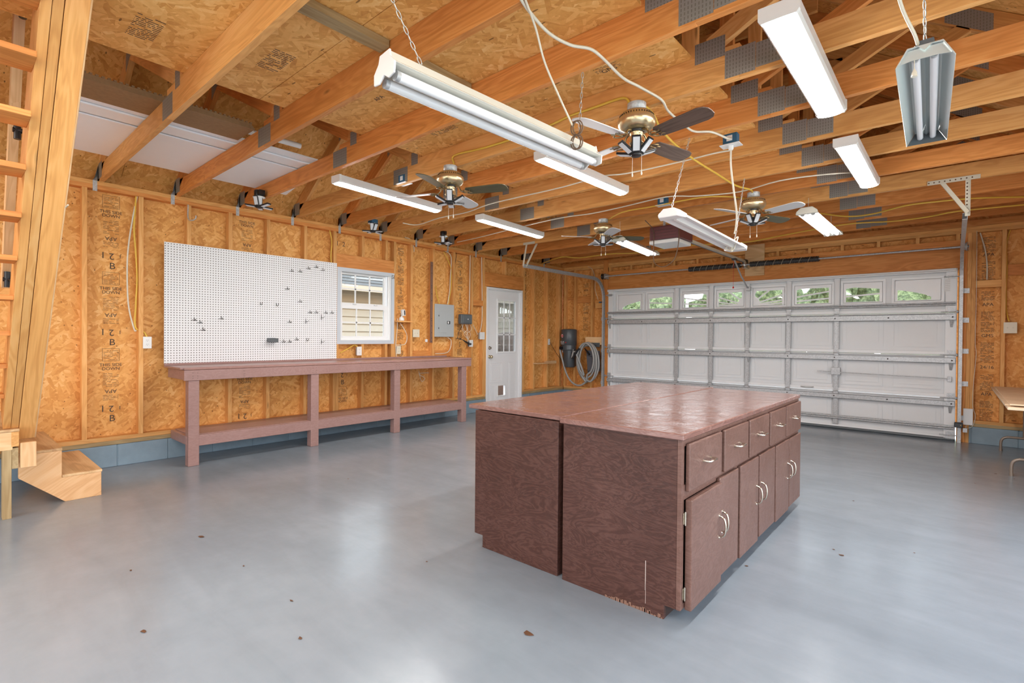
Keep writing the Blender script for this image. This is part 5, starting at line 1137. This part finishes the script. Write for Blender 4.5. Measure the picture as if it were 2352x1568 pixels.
for j in range(6):
    a = Vector((-5.87, 5.50+0.035*j, 1.445)); e = Vector((-5.905, 5.66+0.02*rr.random(), 1.15+0.03*rr.random()))
    wr_.tube(smooth_path([a, a+Vector((0.01, rr.uniform(-.04, .04), -0.09)), (a+e)/2+Vector((0.02, rr.uniform(-.10, .05), -0.02)), e+Vector((0.02, -0.02, 0.02)), e]), 0.003, 5)
wr_.build('wires', 'cord_white', t)
wr_ = MB()
for j in range(4):
    wr_.tube(smooth_path([(-5.90, 5.42+0.03*j, 1.22-0.03*(j % 2)), (-5.89, 5.52, 1.20), (-5.885, 5.60+0.02*j, 1.15), (-5.89, 5.70, 1.11+0.01*j), (-5.90, 5.745, 1.13)]), 0.004, 5)
wr_.tube(smooth_path([(-5.90, 5.55, 1.44), (-5.90, 5.47, 1.33), (-5.895, 5.44, 1.25), (-5.90, 5.42, 1.20)]), 0.004, 5)
wr_.build('dark_cords', 'cord_black', t)
t = thing('smart_camera', (-5.87, 4.34, 1.46), 'small white camera standing on the little wooden shelf', 'camera')
MB().lathe((-5.87, 4.34, 1.462), [(0.035, 0), (0.038, 0.02), (0.03, 0.045), (0.012, 0.052), (0.010, 0.065)], 16).build('camera_base', 'white_plastic', t)
M = Matrix.Translation((-5.865, 4.36, 1.575)) @ Euler((0.25, 0.2, 0)).to_matrix().to_4x4()
MB().box((-0.02, -0.028, -0.045), (0.025, 0.028, 0.045), M).build('camera_head', 'white_plastic', t, 0.008, seg=2)
MB().box((0.025, 0.002, -0.03), (0.0265, 0.018, 0.035), M).build('lens', 'black_plastic', t)
tag(MB().box((-5.98, 4.25, 1.44), (-5.84, 4.53, 1.46)).build('small_shelf', 'pine', bevel=0.002), 'tiny wooden shelf right of the window holding a white camera', 'shelf')
tag(MB().box((-5.913, 7.36, 0.745), (-5.80, 7.72, 0.765)).box((-5.913, 7.70, 0.735), (-5.88, 8.05, 0.79)).build('small_shelf', 'pine_pale'), 'small wooden ledge on the studs left of the central vacuum', 'shelf')
sp_ = MB().box((-5.914, 4.886, 1.149), (-5.90, 4.93, 2.36)).build('slotted_strip', 'strip_metal', bevel=0.001); tag(sp_, 'brown perforated strip standing against the stud left of the breaker panel', 'strip')
h = MB()
for zz in (2.30, 2.19, 2.0, 1.97, 1.88, 1.78, 1.51, 1.48, 1.40, 1.30, 1.22, 1.165): h.lathe((-5.90, 4.908, zz), [(0.006, 0), (0.006, 0.0006)], 8, 'x')
h.build('holes', 'black_plastic', sp_)
cable('sprinkler_wire', [LW(1048, 580), LW(1047, 595), LW(1044, 612)], 0.004, 'cord_black', 'short dark wire stub high on the wall right of the breaker panel cables', 'wire')
tag(MB().tube(smooth_path([un(432, 470, 'x', -5.912), un(432, 500, 'x', -5.905), un(440, 506, 'x', -5.86), un(449, 502, 'x', -5.83), un(450, 495, 'x', -5.825)]), 0.006, 8).build('wall_hook', 'galvanised'), 'grey steel hook high on the stud above the pegboard', 'hook')

# ================================================================== CENTRAL VACUUM
VAC = t = thing('central_vacuum', (-5.70, 8.22, 0.66), 'dark grey canister central vacuum in the corner', 'vacuum')
cx, cy = -5.70, 8.215
MB().box((-5.885, 8.29, 0.68), (-5.60, 8.328, 1.40)).build('mounting_plate', 'grey_plastic', t, 0.003)
MB().lathe((cx, cy, 0), [(0.10, 1.41), (0.145, 1.405), (0.155, 1.39), (0.155, 1.10), (0.150, 1.095)], 32).build('motor_head', 'vac_grey', t)
MB().lathe((cx, cy, 0), [(0.147, 1.097), (0.147, 1.02), (0.15, 1.0), (0.13, 0.99)], 32).build('collar', 'vac_grey', t)
MB().lathe((cx+0.02, cy, 0), [(0.120, 0.99), (0.118, 0.90), (0.108, 0.68), (0.10, 0.665), (0.0, 0.662)], 32).build('dirt_canister', 'vac_grey', t)
MB().lathe((cx-0.08, cy-0.115, 1.04), [(0.03, 0), (0.03, -0.05), (0.034, -0.055)], 14, 'y').build('hose_inlet', 'black_plastic', t)
MB().lathe((cx-0.055, cy-0.1445, 1.275), [(0.034, 0), (0.034, -0.004), (0.0, -0.0041)], 20, 'y').build('round_badge', 'white_plastic', t)
rb = MB(); ringp = [(cx-0.055+0.026*math.cos(a_), cy-0.150, 1.275+0.026*math.sin(a_)) for a_ in [2*PI*j/16 for j in range(16)]]
rb.tube(ringp, 0.0035, 5, closed=True); rb.box((cx-0.068, cy-0.152, 1.26), (cx-0.060, cy-0.149, 1.29)); rb.box((cx-0.050, cy-0.152, 1.26), (cx-0.042, cy-0.149, 1.29)); rb.box((cx-0.062, cy-0.152, 1.272), (cx-0.048, cy-0.149, 1.279)); rb.build('badge_mark', 'red_paint', t)
text('lettering', 'GUV', (cx-0.045, cy-0.154, 1.155), (1, 0, 0), (0, 0, 1), 0.05, 'white_plastic', t)
MB().box((cx-0.09, cy-0.155, 1.118), (cx-0.01, cy-0.152, 1.124)).build('label_line', 'white_plastic', t)
MB().add([(cx+0.01, cy-0.157, 1.14), (cx+0.045, cy-0.153, 1.14), (cx+0.035, cy-0.155, 1.165)], [(0, 1, 2)]).build('label_mark', 'red_paint', t)
for x_ in (-0.115, 0.13): MB().box((cx+x_, cy-0.06, 0.95), (cx+x_+0.012, cy-0.03, 1.02)).build('latch', 'galvanised', t, 0.002)
cable('power_cord', [(-5.90, 7.86, 1.15), (-5.86, 7.95, 1.0), (-5.84, 8.08, 0.86), (-5.85, 8.2, 0.80), (-5.86, 8.28, 0.82)], 0.004, 'cord_black', parent=VAC)
# hose hung on its hanger
hs = []
cxh, czh, yh = -5.245, 0.78, 8.20
hose = [(-5.782, 8.09, 1.04), (-5.83, 8.10, 1.0), (-5.80, 8.13, 0.82), (-5.72, 8.15, 0.56), (-5.62, 8.17, 0.40), (-5.50, 8.18, 0.33), (-5.38, 8.18, 0.335), (-5.28, 8.19, 0.40)]
n = 0
for k_ in range(5):
    rx, rz, dx, dz_ = [(0.24, 0.34, 0.0, -0.02), (0.22, 0.36, 0.03, 0.0), (0.205, 0.33, -0.02, 0.03), (0.19, 0.37, 0.04, 0.0), (0.18, 0.30, 0.0, 0.06)][k_]
    for j in range(16):
        a_ = -PI/2+0.2+2*PI*j/16
        hose.append((cxh+dx+rx*math.cos(a_), 8.195-0.022*k_-0.008*math.sin(a_), czh+dz_+rz*math.sin(a_)))
hose.append((-5.46, 8.07, 0.98)); hose.append((-5.52, 8.06, 0.86))
t = thing('vacuum_hose', (cxh, 8.2, 0.4), 'long grey vacuum hose coiled in loops beside the garage door', 'hose')
MB().tube(smooth_path(hose, 3), 0.0175, 10).build('hose_coil', 'hose_grey', t)
MB().tube([(-5.36, 8.07, 1.04), (-5.42, 8.065, 0.98), (-5.50, 8.055, 0.84)], [0.018, 0.021, 0.024], 10).build('hose_handle', 'black_plastic', t)
t = thing('accessory_hanger', (-5.18, 8.27, 0.9), 'grey hose hanger with a cloth tool caddy behind the coiled hose', 'hanger')
MB().box((-5.32, 8.285, 1.07), (-5.05, 8.30, 1.15)).box((-5.27, 8.17, 1.095), (-5.12, 8.285, 1.105)).build('bracket', 'grey_plastic', t, 0.004)
b = MB(); b.add([(-5.33, 8.27, 1.0), (-5.05, 8.27, 1.0), (-5.03, 8.27, 0.62), (-5.30, 8.27, 0.56), (-5.33, 8.295, 1.0), (-5.05, 8.295, 1.0), (-5.03, 8.295, 0.62), (-5.30, 8.295, 0.56)], [(3, 2, 1, 0), (4, 5, 6, 7), (0, 1, 5, 4), (1, 2, 6, 5), (2, 3, 7, 6), (3, 0, 4, 7)]); b.build('caddy_back', 'bag_grey', t)
b = MB(); b.add([(-5.31, 8.265, 0.90), (-5.06, 8.265, 0.86), (-5.05, 8.265, 0.66), (-5.29, 8.265, 0.60), (-5.30, 8.225, 0.90), (-5.07, 8.225, 0.86), (-5.06, 8.24, 0.66), (-5.28, 8.24, 0.60)], [(0, 1, 2, 3), (7, 6, 5, 4), (0, 4, 5, 1), (1, 5, 6, 2), (2, 6, 7, 3), (3, 7, 4, 0)]); b.build('caddy_pocket', 'bag_grey', t, 0.004)
b = MB().tube([(-5.35, 8.24, 1.04), (-5.24, 8.235, 0.92)], [0.010, 0.020], 8).tube([(-5.17, 8.235, 0.86), (-5.10, 8.23, 0.74)], [0.012, 0.012], 8); b.build('nozzle', 'black_plastic', t)
MB().box((-5.16, 8.30, 1.90), (-5.10, 8.31, 1.915)).build('x', 'box_blue') if False else None
tag(MB().box((-5.10, 8.33, 1.905), (-5.05, 8.37, 1.93)).build('junction_box', 'box_blue'), 'blue electrical box on the block left of the garage door', 'electrical box')

# ================================================================== FOLDING TABLE WITH PLYWOOD
t = thing('folding_table', (0.7, 7.05, 0), 'folding table with brown bent tube legs at the right edge', 'table')
MB().box((0.345, 5.98, 0.665), (1.08, 8.22, 0.69)).build('tabletop', 'plywood_pale', t, 0.004)
for yy in (6.57, 8.0):
    b = MB(); b.tube(smooth_path([(0.412, yy, 0.0), (0.412, yy, 0.09), (0.425, yy, 0.135), (0.46, yy, 0.158), (0.52, yy, 0.162), (0.93, yy, 0.162), (0.99, yy, 0.158), (1.025, yy, 0.135), (1.038, yy, 0.09), (1.038, yy, 0.0)]), 0.0135, 10)
    b.tube([(0.60, yy, 0.165), (0.60, yy, 0.665)], 0.0135, 10).tube([(0.85, yy, 0.165), (0.85, yy, 0.665)], 0.0135, 10); b.build('leg', 'table_leg', t)
    b = MB(); 
    for x_ in (0.412, 1.038): b.lathe((x_, yy, 0.0), [(0.016, 0), (0.016, 0.025)], 10)
    b.build('foot_cap', 'table_leg', t)
tag(MB().box((0.335, 6.10, 0.691), (1.085, 8.26, 0.703)).build('plywood_sheet', 'plywood_pale', bevel=0.001), 'pale plywood sheet lying lowest on the folding table', 'plywood', 'plywood sheets on the folding table')
tag(MB().box((0.36, 6.02, 0.7035), (1.085, 8.22, 0.7145)).build('plywood_sheet', 'plywood_pale', bevel=0.001), 'pale plywood sheet on top of the folding table', 'plywood', 'plywood sheets on the folding table')

# ================================================================== PRINTED STAMPS ON THE STRAND BOARD
def bar_lines(n, r_, right, up, org, wd, pitch, par, mat='ink_faint', seed=0):
    rr = random.Random(seed); b = MB(); R_ = Vector(right); U = Vector(up); N = R_.cross(U); O = Vector(org)
    for j in range(n):
        x = -wd/2
        while x < wd/2:
            l_ = rr.uniform(0.01, 0.05); e = min(x+l_, wd/2)
            if rr.random() < 0.8:
                p = O+R_*x-U*(pitch*j); q = O+R_*e-U*(pitch*j)
                b.add([p, q, q+U*r_, p+U*r_], [(0, 1, 2, 3)])
            x = e+0.006
    return b.build('print_lines', mat, par, fix=False)
def rect_lines(org, right, up, wd, ht, th, par, mat='ink_faint'):
    R_ = Vector(right); U = Vector(up); O = Vector(org); b = MB()
    for (x0, x1, z0, z1) in ((-wd/2, wd/2, 0, th), (-wd/2, wd/2, -ht, -ht+th), (-wd/2, -wd/2+th, -ht, 0), (wd/2-th, wd/2, -ht, 0)):
        b.add([O+R_*x0+U*z0, O+R_*x1+U*z0, O+R_*x1+U*z1, O+R_*x0+U*z1], [(0, 1, 2, 3)])
    return b.build('print_frame', mat, par, fix=False)
def column(yc_, ztop, zbot, par, seed=0):
    """repeating mill print on the wall sheathing, facing into the room"""
    R_, U = (0, 1, 0), (0, 0, 1); X = -6.0045; z = ztop; k_ = seed
    while z > zbot:
        step = k_ % 4
        if step == 0:
            rect_lines((X, yc_, z), R_, U, 0.13, 0.115, 0.003, par); bar_lines(7, 0.004, R_, U, (X, yc_, z-0.02), 0.11, 0.014, par, seed=k_); z -= 0.135
        elif step == 1:
            text('stamp', 'THIS SIDE\nDOWN', (X, yc_, z-0.035), R_, U, 0.04, 'ink', par); z -= 0.10
        elif step == 2:
            bar_lines(9, 0.004, R_, U, (X, yc_, z), 0.12, 0.015, par, seed=k_); text('stamp', 'APA', (X, yc_, z-0.165), (0, -1, 0), (0, 0, -1), 0.05, 'ink', par)
            bar_lines(4, 0.004, R_, U, (X, yc_, z-0.205), 0.12, 0.014, par, seed=k_+9); z -= 0.28
        else:
            text('stamp', '1', (X, yc_-0.06, z-0.05), R_, U, 0.085, 'ink', par); text('stamp', '2', (X, yc_+0.005, z-0.05), (0, -1, 0), (0, 0, -1), 0.085, 'ink', par); text('stamp', '1', (X, yc_+0.07, z-0.05), R_, U, 0.05, 'ink', par)
            text('stamp', 'B', (X, yc_+0.01, z-0.145), R_, U, 0.085, 'ink', par); z -= 0.205
        k_ += 1
column(1.10, 2.54, 0.40, wl, 0); column(2.32, 2.52, 2.16, wl, 1); column(2.30, 0.76, 0.36, wl, 1); column(3.50, 0.78, 0.40, wl, 3)
text('stamp', '1  2', (-6.0045, 3.47, 2.43), (0, 1, 0), (0, 0, 1), 0.085, 'ink', wl)
def vcolumn(org, face, ztop, zbot, par, seed, words=('APA', 'GMS', '24/16')):
    """prints that run sideways up the sheet"""
    rr = random.Random(seed); z = ztop; X = org
    i = 0
    while z > zbot:
        L_ = rr.uniform(0.07, 0.16)
        if i % 3 == 1:
            w_ = words[(i//3) % len(words)]
            if face == 'L': text('stamp', w_, (-6.0045, X, z-0.05), (0, 0, -1), (0, 1, 0), 0.05, 'ink', par)
            else: text('stamp', w_, (X, 8.4185, z-0.03), (1, 0, 0), (0, 0, 1), 0.055, 'ink', par)
            z -= 0.12
        else:
            n = int(L_/0.012)
            if face == 'L': bar_lines(n, 0.005, (0, 1, 0), (0, 0, 1), (-6.0045, X, z), 0.10, 0.012, par, 'ink', seed+i)
            else: bar_lines(n, 0.005, (1, 0, 0), (0, 0, 1), (X, 8.4185, z), 0.12, 0.014, par, 'ink', seed+i)
            z -= L_+0.02
        i += 1
vcolumn(4.42, 'L', 2.5, 1.0, wl, 11); vcolumn(5.58, 'L', 2.45, 0.98, wl, 12); vcolumn(7.20, 'L', 2.45, 0.8, wl, 13)
vcolumn(-5.45, 'B', 2.3, 1.45, wb, 14); vcolumn(-5.45, 'B', 0.62, 0.34, wb, 17); vcolumn(0.30, 'B', 2.5, 2.02, wb, 15); vcolumn(0.30, 'B', 1.84, 0.34, wb, 16)
# prints on the underside of the attic floor
for (x_, y_, k_) in ((-3.15, 0.72, 0), (-2.95, 1.30, 1), (-2.9, 1.95, 2), (-2.95, 2.55, 1), (-1.55, 2.62, 3), (-1.45, 3.22, 3), (-1.5, 3.85, 2), (-2.75, 3.2, 2)):
    R_, U = (1, 0, 0), (0, -1, 0)
    R_ = (0, -1, 0); U = (-1, 0, 0)
    O = (x_, y_, 2.8245)
    if k_ == 3:
        text('stamp', 'GMS', O, (1, 0, 0), (0, -1, 0), 0.05, 'ink', af); bar_lines(5, 0.004, (1, 0, 0), (0, -1, 0), (x_, y_-0.05, 2.8245), 0.16, 0.012, af, 'ink', 31)
    elif k_ == 2: text('stamp', 'APA', O, (1, 0, 0), (0, -1, 0), 0.05, 'ink', af)
    else: bar_lines(14, 0.007, (0, -1, 0), (1, 0, 0), (x_+0.1, y_, 2.8245), 0.12, 0.019, af, 'ink', 20+k_)
tag(MB().box((-1.98, 2.50, 2.820), (-1.93, 2.53, 2.8245)).build('barcode_sticker', 'white_paint'), 'small white barcode sticker under the attic floor between trusses', 'sticker')

# ================================================================== OUTSIDE
gr = struct(MB().box((-40, -30, -0.25), (30, 60, -0.14)).build('ground', 'grass'))
struct(MB().box((-9.8, -6, -0.14), (-6.12, 20, -0.1)).build('side_path', 'drive'))
struct(MB().box((-6.4, 8.55, -0.14), (2.0, 20, -0.06)).build('driveway', 'drive'))
struct(MB().box((1.45, -12, -0.13), (9, 14, -0.02)).box((-8, -12, -0.13), (1.449, -3.75, -0.02)).build('driveway', 'bounce_apron'))  # pale paving out of view, added to bounce daylight onto the ceiling
t = thing('neighbour_house', (-10, 8, -0.14), 'cream lap sided house with grey shingled roof outside the window', 'house')
b = MB()
zz = -0.1
while zz < 2.34:
    b.add([(-9.80, -2, zz), (-9.80, 15, zz), (-9.83, 15, zz+0.16), (-9.83, -2, zz+0.16), (-9.83, -2, zz), (-9.83, 15, zz)], [(0, 1, 2, 3), (0, 4, 5, 1)]); zz += 0.16
b.box((-12, -2, -0.1), (-9.84, 15, 2.34)); b.build('siding_wall', 'siding', t)
b = MB(); b.add([(-9.45, -2.4, 2.30), (-9.45, 15.4, 2.30), (-13.5, 15.4, 4.6), (-13.5, -2.4, 4.6), (-9.45, -2.4, 2.22), (-9.45, 15.4, 2.22), (-13.5, 15.4, 4.5), (-13.5, -2.4, 4.5)], [(0, 1, 2, 3), (7, 6, 5, 4), (0, 4, 5, 1), (0, 3, 7, 4), (1, 5, 6, 2)])
for j in range(28):
    f_ = j/28; x_ = -9.45-4.05*f_; z_ = 2.305+2.3*f_; b.box((x_-0.02, -2.4, z_), (x_, 15.4, z_+0.012))
b.build('shingle_roof', 'shingle', t)
MB().box((-9.44, -2.4, 2.18), (-9.40, 15.4, 2.30)).build('fascia', 'siding', t)
MB().box((-9.80, 9.0, -0.1), (-9.74, 9.15, 2.2)).box((-9.80, 11.8, 0.0), (-9.77, 12.6, 2.0)).build('corner_trim', 'white_paint', t)
rr = random.Random(11)
def blob(name, c, r_, mat, par, amp=0.3, n=2):
    import bmesh
    bm = bmesh.new(); bmesh.ops.create_icosphere(bm, subdivisions=n+2, radius=1)
    ph = [rr.uniform(0, 6) for _ in range(6)]
    for v in bm.verts:
        p = v.co.copy(); d_ = 1+amp*(0.5*math.sin(p.x*5+ph[0])*math.sin(p.y*5+ph[1])+0.4*math.sin(p.z*9+ph[2]+p.x*6)+0.35*math.sin(p.y*13+ph[3])*math.sin(p.z*14+ph[4]))+rr.uniform(-0.09, 0.09)
        v.co = Vector((p.x*r_[0]*d_, p.y*r_[1]*d_, p.z*r_[2]*d_))+Vector(c)
    me = bpy.data.meshes.new(name); bm.to_mesh(me); bm.free(); me.materials.append(MAT[mat])
    o = bpy.data.objects.new(name, me); COL.objects.link(o)
    if par is not None: adopt(o, par)
    return o
WHERE = ['behind the far left window of the garage door', 'behind the second window from the left', 'behind the third window from the left', 'behind the left sunburst window', 'behind the right sunburst window', 'behind the third window from the right', 'behind the second window from the right', 'behind the far right window']
for i in range(8):
    x_ = -13.4+2.1*i; y_ = 19.5+(1.6 if i % 2 else 0); h_ = (3.0, 3.1, 2.75, 2.85, 3.2, 3.5, 3.4, 3.5)[i]
    t = thing('leafy_tree', (x_, y_, -0.14), 'green leafy tree outside, '+WHERE[i]+' of the garage door' if 'garage' not in WHERE[i] else 'green leafy tree outside, '+WHERE[i], 'tree', 'trees outside the garage door')
    MB().tube([(x_, y_, -0.14), (x_+0.1, y_, h_*0.6)], [0.14, 0.08], 8).build('trunk', 'treated', t)
    blob('crown', (x_, y_, h_*0.62), (1.24, 0.95, h_*0.52), 'leaves', t)
blob('shrub', (-7.3, 7.6, 0.5), (0.5, 2.6, 0.85), 'mulch', None, 0.15); tag(bpy.data.objects['shrub'], 'dark low shrub outside below the window', 'shrub')

# bits of dry leaf and grit on the floor
b = MB(); rr = random.Random(21)
for px_, py_, sz in [(462, 1233, .03), (670, 1380, .012), (690, 1466, .014), (1215, 1456, .03), (1630, 1233, .012), (1915, 1262, .010), (1932, 1275, .016), (1590, 1190, .012), (2286, 1088, .014), (2330, 1100, .010), (1715, 1300, .012), (2010, 1035, .012), (1455, 1130, .01), (800, 1100, .012), (560, 1300, .01), (980, 1290, .01), (300, 1310, .012), (1960, 1150, .008), (2240, 1110, .009), (2100, 1270, .008), (330, 1450, .02)]:
    q = un(px_, py_, 'z', 0.0); a_ = rr.uniform(0, 6)
    pts = [(q.x+sz*math.cos(a_+j*1.05)*rr.uniform(.4, 1)*(1.0 if j % 3 else 1.5), q.y+sz*math.sin(a_+j*1.05)*rr.uniform(.3, .7), 0.0015+0.002*(j % 2)) for j in range(6)]
    b.add(pts, [(0, 1, 2, 3, 4, 5)])
o = b.build('floor_debris', 'knot_dark', fix=False); tag(o, 'scattered bits of dry leaf and grit on the grey floor', 'debris', kind='stuff')
